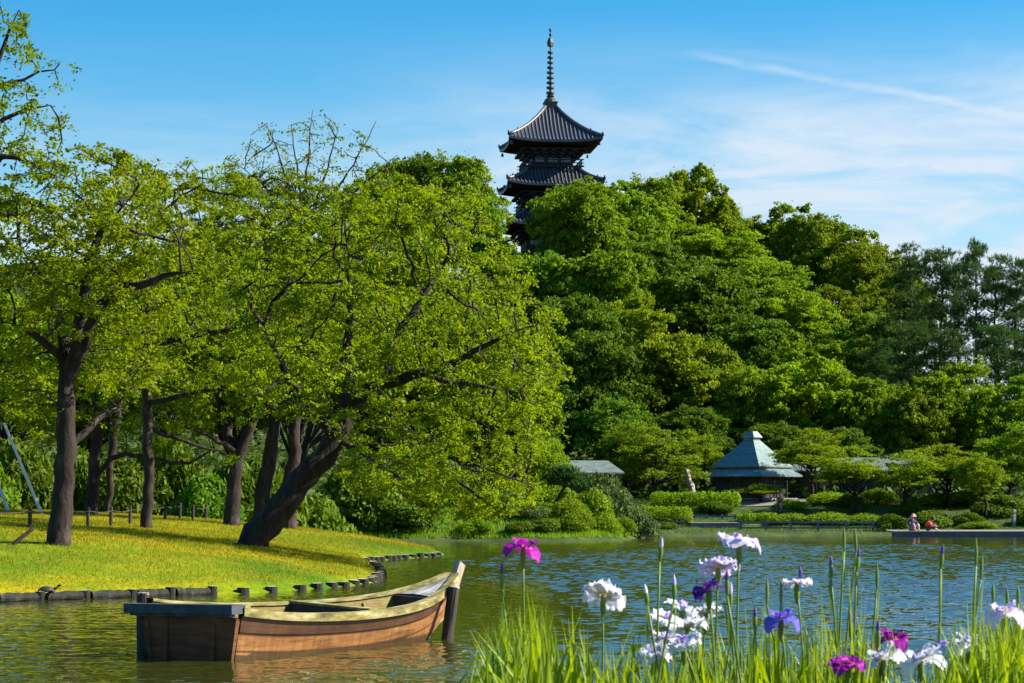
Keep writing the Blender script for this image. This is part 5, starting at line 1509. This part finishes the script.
def far_shore():
    M['fence_wood'] = surface('fence_wood', [(0.3, (0.07, 0.085, 0.10)), (0.7, (0.17, 0.19, 0.20))], 4, 0.8, 0.4, 12)
    def fence(pxs, Y, ptop, pmid, label, extra=0.0):
        s = Y / F; X0 = (pxs[0] - 512) * s
        o = empty('rail_fence', (X0, Y, gz((pxs[len(pxs) // 2] - 512) * s, Y)), 0, label, 'fence', 'wooden rail fences on the far shore'); zg = o.location.z
        zt = EYE + (HOR - ptop) * s - zg; zm = EYE + (HOR - pmid) * s - zg
        for px in pxs:
            MB().box(((px - 512) * s - X0, 0, (zt + 0.06) / 2 - 0.3), (0.12, 0.12, zt + 0.66)).build('post', M['fence_wood'], o)
        L_ = (pxs[-1] - pxs[0]) * s
        for z in (zt - 0.06, zm):
            MB().box((L_ / 2, -0.085, z), (L_ + 0.3 + extra, 0.05, 0.10)).build('rail', M['fence_wood'], o)
    fence([654, 682], 129.0, 521, 527.5, 'short wooden rail fence section nearest the promontory')
    fence([741, 766, 791, 818, 846, 873], 128.6, 521, 527.8, 'long weathered rail fence along the far waterline')
    fence([694, 707, 722, 735], 133.0, 515.5, 519.5, 'low rail fence behind the wooden landing')
    # wooden landing between the fences
    Y = 130.4; s = Y / F; x0, x1 = (689 - 512) * s, (738 - 512) * s
    o = empty('wooden_landing', ((x0 + x1) / 2, Y, 0), 0, 'low wooden landing with a pale deck edge between the rail fences', 'landing')
    z = EYE + (HOR - 523) * s
    dk = MB()
    for i in range(7): dk.box((0, -0.9 + i * 0.3, z), (x1 - x0, 0.28, 0.06))
    dk.build('deck', surface('deck_wood', [(0.3, (0.20, 0.14, 0.11)), (0.7, (0.36, 0.28, 0.23))], 3, 0.8, 0.3), o)
    for x in np.linspace(-(x1 - x0) / 2 + 0.15, (x1 - x0) / 2 - 0.15, 4):
        MB().box((x, -0.9, z / 2 - 0.3), (0.14, 0.14, z + 0.52)).build('pile', M['fence_wood'], o)
    MB().box((0, -1.06, z - 0.16), (x1 - x0, 0.06, 0.2)).build('fascia', M['fence_wood'], o)
    # quay wall, its pale coping and the path
    xa, xb = 20.3, 62.0; yq = 124.35
    conc = surface('quay_concrete', [(0.3, (0.05, 0.055, 0.06)), (0.7, (0.11, 0.115, 0.12))], 1.5, 0.85, 0.4)
    pale = surface('path_gravel', [(0.3, (0.13, 0.12, 0.105)), (0.7, (0.24, 0.22, 0.19))], 5, 0.9, 0.3, 30)
    tag(MB().box(((xa + xb) / 2, yq, -0.21), (xb - xa, 0.6, 0.98)).build('quay_wall', conc), 'dark quay wall at the water beneath the far path', 'wall', kind='structure')
    n = 60; xs = np.linspace(xa, xb, n)
    tag(MB().grid(np.stack([np.stack([xs, np.full(n, yq + v), np.full(n, zz)], -1) for v, zz in ((-0.32, 0.284), (0.3, 0.288), (1.6, 0.30), (2.6, 0.33))], 1)).build('path', pale), 'pale gravel path along the quay', kind='structure')
    # gravel path before the pavilion
    xs = np.linspace(13.2, 17.6, 20)
    rows = []
    for yy in np.linspace(136.5, 140.5, 6): rows.append(np.stack([xs, np.full(20, yy), height(xs, np.full(20, yy)) + 0.05], -1))
    tag(MB().grid(np.array(rows)).build('footpath', pale), 'pale gravel path before the pavilion', kind='structure')
far_shore()

# ------------------------------------------------------------------ people
def skin_mesh(name, joints, edges, mat, parent, root=0, lev=2):
    me = bpy.data.meshes.new(name)
    me.from_pydata([j[:3] for j in joints], edges, []); me.materials.append(mat)
    o = bpy.data.objects.new(name, me); link(o, parent)
    md = o.modifiers.new('skin', 'SKIN'); md.use_smooth_shade = True
    for v, j in zip(me.skin_vertices[0].data, joints):
        r = j[3]; v.radius = (r, r) if not isinstance(r, tuple) else r
    me.skin_vertices[0].data[root].use_root = True
    sd = o.modifiers.new('sub', 'SUBSURF'); sd.levels = lev; sd.render_levels = lev
    return o

def people():
    skin = surface('skin', [(0.3, (0.42, 0.25, 0.17)), (0.7, (0.52, 0.33, 0.23))], 5, 0.6, 0.0)
    hair = surface('hair', [(0.3, (0.012, 0.010, 0.010)), (0.7, (0.03, 0.025, 0.022))], 12, 0.5, 0.2)
    def seated(px, Y, jc, tc, label, hat=None, bend=0.0, rz=0.0):
        X = (px - 512) * Y / F
        o = empty('person', (X, Y, 0.305), rz, label, 'person')
        b = bend
        # body: seated, knees drawn up, facing local -y
        hip = (0, 0.12, 0.12); ch = (0, 0.10 - 0.22 * b, 0.42 - 0.05 * b); nk = (0, 0.07 - 0.34 * b, 0.60 - 0.12 * b); hd = (0, 0.03 - 0.42 * b, 0.74 - 0.15 * b)
        J = [(*hip, 0.13), (*ch, 0.14), (*nk, 0.055), (hd[0], hd[1] + 0.02, hd[2] - 0.06, 0.075), (*hd, 0.10), (hd[0], hd[1], hd[2] + 0.08, 0.07)]
        E = [(0, 1), (1, 2), (2, 3), (3, 4), (4, 5)]
        for s in (-1, 1):
            n = len(J)
            J += [(s * 0.19, ch[1], ch[2] + 0.10, 0.06), (s * 0.25, ch[1] - 0.16, ch[2] - 0.12, 0.048), (s * 0.12, ch[1] - 0.36, ch[2] - 0.14, 0.036), (s * 0.09, ch[1] - 0.44, ch[2] - 0.15, 0.032)]
            E += [(1, n), (n, n + 1), (n + 1, n + 2), (n + 2, n + 3)]
            n = len(J)
            J += [(s * 0.11, -0.05, 0.14, 0.09), (s * 0.13, -0.34, 0.36, 0.07), (s * 0.12, -0.42, 0.06, 0.05), (s * 0.12, -0.55, 0.03, 0.04)]
            E += [(0, n), (n, n + 1), (n + 1, n + 2), (n + 2, n + 3)]
        skin_mesh('body', J, E, skin, o)
        J2 = [(hip[0], hip[1], hip[2] + 0.03, 0.165), (*ch, 0.18), (nk[0], nk[1], nk[2] - 0.05, 0.095)]; E2 = [(0, 1), (1, 2)]
        for s in (-1, 1):
            n = len(J2); J2 += [(s * 0.19, ch[1], ch[2] + 0.10, 0.085), (s * 0.25, ch[1] - 0.16, ch[2] - 0.12, 0.07), (s * 0.13, ch[1] - 0.34, ch[2] - 0.14, 0.052)]; E2 += [(1, n), (n, n + 1), (n + 1, n + 2)]
        skin_mesh('jacket', J2, E2, surface('jacket_cloth', [(0.3, tuple(0.8 * c for c in jc)), (0.7, jc)], 6, 0.85, 0.2), o, 1)
        J3 = [(hip[0], hip[1], hip[2] - 0.01, 0.15)]; E3 = []
        for s in (-1, 1):
            n = len(J3); J3 += [(s * 0.11, -0.05, 0.14, 0.11), (s * 0.13, -0.34, 0.36, 0.09), (s * 0.12, -0.41, 0.10, 0.07)]; E3 += [(0, n), (n, n + 1), (n + 1, n + 2)]
        skin_mesh('trousers', J3, E3, surface('trouser_cloth', [(0.3, tuple(0.8 * c for c in tc)), (0.7, tc)], 6, 0.85, 0.2), o, 0)
        if hat:
            MB().lathe([(0.21, 0.02), (0.13, 0.05), (0.12, 0.11), (0.08, 0.16), (0, 0.17)], (hd[0], hd[1], hd[2] + 0.01), 16).build('hat', surface('hat_cloth', [(0.3, tuple(0.85 * c for c in hat)), (0.7, hat)], 6, 0.85, 0.1), o, True)
        else:
            MB().ball((hd[0], hd[1] + 0.025, hd[2] + 0.035), (0.115, 0.115, 0.115), 14, 10).build('hair', hair, o, True)
        fc = MB()
        for s in (-1, 1): fc.ball((s * 0.035, hd[1] - 0.088, hd[2]), 0.012, 8, 6)
        fc.build('eyes', hair, o, True)
        MB().tube([(0, hd[1] - 0.088, hd[2] + 0.0), (0, hd[1] - 0.118, hd[2] - 0.028)], [0.012, 0.018], 8).build('nose', skin, o, True)
        MB().tube([(-0.025, hd[1] - 0.088, hd[2] - 0.055), (0, hd[1] - 0.094, hd[2] - 0.058), (0.025, hd[1] - 0.088, hd[2] - 0.055)], 0.007, 6).build('mouth', surface('lips', [(0.3, (0.3, 0.12, 0.10)), (0.7, (0.35, 0.15, 0.12))], 5, 0.6, 0), o, True)
    seated(913, 125.2, (0.06, 0.035, 0.12), (0.45, 0.28, 0.25), 'person in a dark purple top and pale pink hat sitting on the quay', (0.55, 0.30, 0.32), 0.1, 0.3)
    seated(928, 125.3, (0.75, 0.10, 0.03), (0.05, 0.06, 0.09), 'person in an orange-red jacket bending forward on the quay', None, 0.75, 1.2)
people()

# ------------------------------------------------------------------ irises
WHITE = ((0.80, 0.80, 0.84), (0.78, 0.76, 0.86), (0.75, 0.60, 0.06), (0.42, 0.32, 0.80))
LAV = ((0.74, 0.66, 0.86), (0.62, 0.52, 0.86), (0.75, 0.60, 0.06), (0.52, 0.42, 0.85))
MAG = ((0.42, 0.012, 0.36), (0.30, 0.006, 0.30), (0.80, 0.62, 0.05), (0.50, 0.03, 0.42))
VIO = ((0.055, 0.010, 0.20), (0.16, 0.02, 0.42), (0.85, 0.60, 0.03), (0.08, 0.015, 0.22))
BLU = ((0.16, 0.12, 0.66), (0.10, 0.13, 0.62), (0.80, 0.62, 0.05), (0.35, 0.05, 0.50))
PINK = ((0.80, 0.72, 0.80), (0.78, 0.66, 0.78), (0.75, 0.60, 0.06), (0.30, 0.22, 0.60))

def petal(mb, az, L, W, rise, droop, cols, rng, ruffle=0.012, base_r=0.012):
    """one ruffled petal leaving the centre at azimuth az, first rising, then curling down"""
    n, m = 10, 9
    s = np.linspace(0, 1, n)[:, None]; t = np.linspace(-1, 1, m)[None]
    width = W * (np.sin(np.clip(s * 0.93 + 0.05, 0, 1) ** 0.75 * PI) ** 0.65) * 0.5 + 0.006
    r = base_r + L * s * (1 - 0.22 * max(droop, 0) * s ** 2)
    z = rise * L * np.sin(s * 1.5) - droop * L * s ** 2.1
    ph = rng.random() * 6
    x = r + 0 * t; y = t * width
    z = z + 0.16 * (t ** 2) * width * (1.2 - 2.1 * s) + ruffle * s * np.sin(t * 7 + s * 9 + ph) * np.abs(t) ** 1.2 + 0.006 * rng.normal(size=(n, 1)) * s
    c, s_ = math.cos(az), math.sin(az)
    P = np.stack([x * c - y * s_, x * s_ + y * c, z + 0 * x], -1)
    main, inner, sig, _ = [np.array(q) for q in cols]
    w = np.clip(1.0 - s * 1.1, 0, 1) * np.ones((1, m))
    col = main * (1 - w[..., None] * 0.7) + inner * (w[..., None] * 0.7)
    sg = ((s < 0.30) & (np.abs(t) < 0.42 * (1 - s * 2.2)))[..., None]
    col = np.where(sg, sig, col)
    vein = (0.5 + 0.5 * np.cos(t * 16))[..., None] * (0.10 * (1 - s))[..., None]
    col = col * (1 - vein) + inner * vein * 0.8
    mb.grid(P, col)
    return mb

def bloom_mesh(kind, style, seed, size=0.14):
    rng = np.random.default_rng(seed); mb = MB(); L = size * 0.52
    if style == 'six':      # broad six petalled bloom, nearly flat
        for i in range(3): petal(mb, i * 2.094 + 0.2 * rng.normal(), L * (1 + 0.1 * rng.normal()), L * 1.25, 0.25, 0.45, kind, rng)
        for i in range(3): petal(mb, i * 2.094 + 1.05 + 0.2 * rng.normal(), L * 0.95, L * 1.05, 0.32, 0.35, kind, rng)
    elif style == 'three':  # three drooping falls with small upright standards
        for i in range(3): petal(mb, i * 2.094 + 0.15 * rng.normal(), L * 1.08, L * 1.05, 0.32, 0.85, kind, rng, 0.009)
        for i in range(3): petal(mb, i * 2.094 + 1.05, L * 0.55, L * 0.32, 1.0, 0.2, kind, rng, 0.004)
    else:                   # double, crowded and ruffled
        for i in range(5): petal(mb, i * 1.2566 + 0.2 * rng.normal(), L * (0.95 + 0.15 * rng.random()), L * 1.15, 0.38, 0.42, kind, rng, 0.014)
        for i in range(4): petal(mb, i * 1.571 + 0.6, L * 0.7, L * 0.9, 0.75, 0.35, kind, rng, 0.016)
    # style arms
    st = np.array(kind[3]) * np.ones(3)
    k4 = (kind[3], kind[3], kind[3], kind[3])
    for i in range(3): petal(mb, i * 2.094 + 0.1, L * 0.36, L * 0.26, 1.15, 0.5, k4, rng, 0.004, 0.002)
    return mb.mesh('bloom', M['petal'], True)

def spear(length, r):
    """a closed bud: swelling green spathe, pointed tip"""
    return [(0.003, 0), (r * 0.75, length * 0.18), (r, length * 0.42), (r * 0.8, length * 0.68), (r * 0.38, length * 0.9), (0.0008, length)]

IRIS_G = 0.70
def iris_stem(mb, p0, p1, rng, r=0.0036, leafy=True):
    n = 9; t = np.linspace(0, 1, n)[:, None]
    p = p0 + (p1 - p0) * t; p[:, 0] += np.sin(t[:, 0] * PI) * rng.normal() * 0.022; p[:, 1] += np.sin(t[:, 0] * PI) * rng.normal() * 0.012
    mb.tube(p, np.linspace(r * 1.25, r, n), 7)
    return p

def blade(mb, base, h, lean, az, w, rng, curl=0.4):
    n = 9; t = np.linspace(0, 1, n)
    d = np.array([math.cos(az), math.sin(az), 0]); sd = np.array([-math.sin(az + 0.6 * rng.normal()), math.cos(az), 0]); sd = unit(sd)
    off = lean * (t ** 1.8) * h
    c = base + d * off[:, None] + np.array([0, 0, 1.0]) * (t * h * (1 - curl * 0.35 * lean * t ** 2))[:, None]
    wd = w * np.clip(1.02 - t ** 2.6, 0, 1) * (0.75 + 0.25 * np.sin(t * PI)); wd[-1] = 0.0006
    fold = np.cross(sd, np.array([0, 0, 1.0])) * 0.22
    P = np.stack([c - sd * wd[:, None] / 2, c + fold * wd[:, None], c + sd * wd[:, None] / 2], 1)
    mb.grid(P)

def irises():
    rng = np.random.default_rng(99)
    kinds = {'w': WHITE, 'l': LAV, 'm': MAG, 'v': VIO, 'b': BLU, 'p': PINK}
    flowers = [
        (523, 548, 37, 'm', 'three', 8.2, 0.1, 'magenta iris rising highest above the leaves, apart from the others'),
        (603, 596, 42, 'w', 'double', 8.0, 0.5, 'white double iris with a violet eye standing alone above low leaves'),
        (739, 541, 42, 'l', 'six', 7.8, 0.15, 'pale lavender iris at the very top of the bloom cluster'),
        (718, 569, 40, 'l', 'double', 8.3, 0.5, 'crumpled lavender-white iris just below the topmost lavender one'),
        (709, 588, 34, 'v', 'three', 7.5, 0.1, 'deep violet iris with yellow centre beneath the lavender blooms'),
        (682, 608, 32, 'w', 'six', 8.4, 0.4, 'white iris at the top of the crowded white group'),
        (706, 614, 30, 'w', 'double', 8.6, 0.5, 'white iris under the deep violet one'),
        (666, 619, 34, 'w', 'six', 8.1, 0.3, 'white iris at the outer side of the crowded white group'),
        (688, 628, 34, 'w', 'double', 8.2, 0.5, 'ruffled white iris in the middle of the crowded white group'),
        (666, 639, 34, 'l', 'three', 7.9, 0.2, 'lavender veined iris low in the crowded white group'),
        (684, 643, 34, 'w', 'six', 7.7, 0.4, 'white iris low in the group beside the lavender veined one'),
        (654, 655, 32, 'w', 'double', 7.8, 0.4, 'lowest white iris of the crowded group, close to the leaves'),
        (797, 583, 29, 'p', 'six', 8.4, 0.0, 'small flat pinkish white iris with a purple bud above it'),
        (781, 619, 34, 'b', 'three', 8.0, 0.2, 'blue-violet iris drooping beside the leaf blades'),
        (892, 639, 34, 'm', 'three', 8.1, 0.3, 'magenta iris just above the white blooms'),
        (848, 664, 36, 'm', 'six', 7.6, 0.3, 'magenta iris low at the picture bottom'),
        (883, 659, 44, 'w', 'three', 7.7, 0.3, 'big white iris with drooping falls beneath the magenta bloom'),
        (921, 659, 44, 'w', 'three', 7.6, 0.35, 'white iris with a violet centre beside the big drooping one'),
        (944, 649, 44, 'w', 'six', 8.0, 0.3, 'wide white iris, third along the white row'),
        (968, 644, 38, 'w', 'three', 8.2, 0.3, 'white iris at the end of the white row near the tall leaves'),
        (1003, 613, 40, 'l', 'three', 7.9, 0.15, 'pale lavender iris above the thick leaves at the picture edge'),
    ]
    for i, (px, py, w, kd, style, Y, tilt, lab) in enumerate(flowers):
        s = Y / F; top = at(px, py, Y)
        foot = np.array([top[0] + 0.11 * rng.normal(), Y + 0.08 * rng.normal(), IRIS_G])
        o = empty('iris_flower', foot, 0, lab, 'iris', 'iris flowers in bloom')
        sb = MB(); pth = iris_stem(sb, np.zeros(3), top - foot - np.array([0, 0, 0.012]), rng)
        sb.build('stem', M['iris_stem'], o, True)
        size = w * s * 0.98
        me = bloom_mesh(kinds[kd], style, 500 + i, size)
        b = bpy.data.objects.new('bloom', me); b.location = (top - foot).tolist()
        b.rotation_euler = (tilt + 0.08 * rng.normal(), 0.12 * rng.normal(), rng.random() * 6.28 if style != 'three' else -0.5 + rng.normal() * 0.25)
        # blooms lean towards the camera side
        b.rotation_euler = (tilt, 0.1 * rng.normal(), 0) if style == 'three' and False else b.rotation_euler
        b.rotation_mode = 'ZYX' if False else 'XYZ'
        link(b, o)
        sp = MB(); sp.lathe([(0.004, -0.075), (0.010, -0.05), (0.0105, -0.02), (0.007, 0.004)], top - foot, 8); sp.build('spathe', M['iris_stem'], o, True)
        if lab.startswith('small flat'):
            tp = MB(); tp.lathe(spear(0.05, 0.007), (0.012, 0, 0.015) + (top - foot), 8); tp.add([(0, 0, 0)] * 3, None, None)
            MB().lathe(spear(0.05, 0.007), (0.012, 0, 0.012) + (top - foot), 8).build('bud_tip', BUDM['purple'], o, True)
    buds = [
        (662, 538, 562, 7.9, 'lav', 0.02, 'tall pale lavender bud on a bent stalk, highest of the buds'), (645, 585, 606, 7.7, 'white', -0.02, 'whitish bud in a fat green spathe below the tallest bud'), (674, 575, 600, 7.6, 'lav', 0.0, 'slender lavender tipped bud in front of the white group'),
        (727, 570, 596, 7.4, 'purple', 0.0, 'purple bud beneath the topmost lavender bloom'), (731, 583, 612, 7.9, 'lav', 0.01, 'pale violet bud beside the crumpled lavender bloom'), (502, 563, 590, 8.2, 'purple', 0.0, 'dark purple bud beside the highest magenta iris'),
        (755, 607, 632, 8.0, 'purple', 0.0, 'dark tipped green bud next to the blue-violet iris'), (767, 580, 605, 8.5, 'green', 0.0, 'plain green bud left of the pinkish iris'), (781, 582, 606, 8.4, 'green', 0.0, 'plain green bud right under the pinkish iris'),
        (831, 556, 580, 8.2, 'purple', 0.0, 'purple tipped bud amid the tall spear leaves'), (859, 548, 572, 8.2, 'purple', 0.02, 'dark purple bud at the centre of the tall spears'), (844, 530, 552, 8.6, 'green', 0.0, 'highest green spear shaped bud of the pair'),
        (855, 531, 553, 8.7, 'green', -0.01, 'green spear shaped bud, twin of the highest one'), (851, 612, 640, 7.8, 'purple', 0.0, 'low dark purple bud over the magenta bloom'), (878, 620, 648, 7.7, 'purple', 0.0, 'blue-black bud beside the upper magenta iris'),
        (943, 545, 569, 8.1, 'purple', 0.02, 'purple tipped yellowish bud alone against the water'), (976, 541, 566, 8.4, 'green', 0.0, 'tall green spear bud near the picture edge'), (982, 556, 580, 8.5, 'green', 0.01, 'short green bud clinging to the tall spear'),
        (993, 585, 602, 8.2, 'green', 0.0, 'green bud behind the lavender iris at the picture edge'), (1007, 590, 606, 8.3, 'green', 0.0, 'small green bud above the lavender iris at the picture edge'), (877, 565, 590, 8.6, 'green', 0.0, 'thin green bud between the tall spears and open water'), (1018, 588, 604, 8.0, 'green', 0.0, 'green bud cut by the picture edge'),
    ]
    for (px, pt_, pb, Y, kd, bend, lab) in buds:
        top = at(px, pt_, Y); base = at(px - bend * 120, pb, Y)
        foot = np.array([base[0] + 0.10 * rng.normal(), Y + 0.06 * rng.normal(), IRIS_G])
        o = empty('iris_bud', foot, 0, lab, 'iris bud', 'iris buds')
        sb = MB(); iris_stem(sb, np.zeros(3), base - foot, rng, 0.0038)
        # a narrow sheath leaf hugs the stalk
        blade(sb, (base - foot) - np.array([0, 0, 0.12]), 0.14, 0.10, rng.random() * 6.28, 0.012, rng)
        sb.build('stem', M['iris_stem'], o, True)
        ln = np.linalg.norm(top - base); ax = unit(top - base)
        def along(prof, off):
            b = MB(); b.lathe(prof, (0, 0, 0), 9)
            V = b.V[0]; V = np.stack([V[:, 0] + (V[:, 2] + off) * ax[0], V[:, 1] + (V[:, 2] + off) * ax[1], (V[:, 2] + off) * ax[2]], 1) + (base - foot)
            b.V[0] = V; return b
        if kd == 'green':
            along(spear(ln * 1.15, 0.0068), 0).build('spathe', M['iris_stem'], o, True)
        else:
            along(spear(ln * 0.85, 0.0088), 0).build('spathe', M['iris_stem'], o, True)
            along(spear(ln * 0.62, 0.0068), ln * 0.42).build('bud_tip', BUDM[kd], o, True)
    # leaf bed: the mass of sword leaves nobody could count
    mb = MB()
    def tipline(px):
        return float(np.interp(px, [455, 470, 500, 545, 570, 600, 660, 700, 740, 790, 850, 890, 915, 950, 975, 1000, 1030, 1400], [668, 640, 608, 612, 630, 640, 646, 642, 628, 622, 622, 640, 662, 640, 622, 612, 606, 610]))
    def fan(px, Y, tall, k):
        az0 = rng.random() * PI
        for j in range(k):
            ptip = tipline(px) + tall + rng.exponential(20)
            tip = at(px + rng.normal() * 5, ptip, Y); h = max(tip[2] - IRIS_G, 0.25)
            lean = abs(rng.normal()) * 0.20 + 0.03 + (0.10 if px < 500 else 0)
            az = az0 + (0 if rng.random() < 0.5 else PI) + rng.normal() * 0.5
            if px < 490: az = PI + 0.8 * rng.normal()
            base = np.array([tip[0] - math.cos(az) * lean * h * 0.9, Y + rng.normal() * 0.04, IRIS_G - 0.02])
            blade(mb, base, h * 1.02, lean, az, 0.021 + 0.016 * rng.random(), rng)
    for i in range(150):
        fan(rng.uniform(472, 1030), rng.uniform(7.2, 9.2), rng.normal() * 14, rng.integers(6, 11))
    for i in range(26):     # the thick clump at the right, and the corner clump
        fan(rng.uniform(955, 1040), rng.uniform(7.2, 9.0), rng.normal() * 10 - 8, 9)
    for i in range(13):
        fan(rng.uniform(476, 575), rng.uniform(7.2, 8.6), rng.normal() * 10 - 6, 8)
    for i in range(70):     # the bed runs on past the picture edge
        fan(rng.uniform(1030, 1500), rng.uniform(7.2, 9.4), rng.normal() * 12, 8)
    # slim blades shooting up between the buds
    for px, pt_ in [(770, 585), (786, 600), (808, 590), (822, 578), (838, 572), (848, 562), (862, 575), (869, 590), (880, 600), (745, 590), (752, 600), (890, 612), (962, 590), (972, 575), (985, 582), (936, 595), (950, 605), (1012, 600), (700, 610), (640, 622), (620, 630), (590, 632), (548, 604), (512, 602), (835, 600), (815, 612), (795, 618)]:
        tip = at(px, pt_, rng.uniform(7.6, 8.6)); lean = abs(rng.normal()) * 0.07; az = rng.random() * 6.28; h = tip[2] - IRIS_G
        blade(mb, np.array([tip[0] - math.cos(az) * lean * h, tip[1], IRIS_G - 0.02]), h, lean, az, 0.016, rng)
    o = mb.build('iris_leaves', M['iris_leaf'], None, True)
    tag(o, 'dense bed of yellow-green sword shaped iris leaves on the near bank', 'iris leaves', kind='stuff')
BUDM = {'purple': surface('bud_purple', [(0.3, (0.05, 0.02, 0.14)), (0.7, (0.12, 0.05, 0.26))], 30, 0.5, 0.1), 'lav': surface('bud_lavender', [(0.3, (0.36, 0.26, 0.58)), (0.7, (0.55, 0.45, 0.72))], 30, 0.5, 0.1),
        'white': surface('bud_white', [(0.3, (0.62, 0.56, 0.66)), (0.7, (0.75, 0.70, 0.76))], 30, 0.5, 0.1)}
irises()
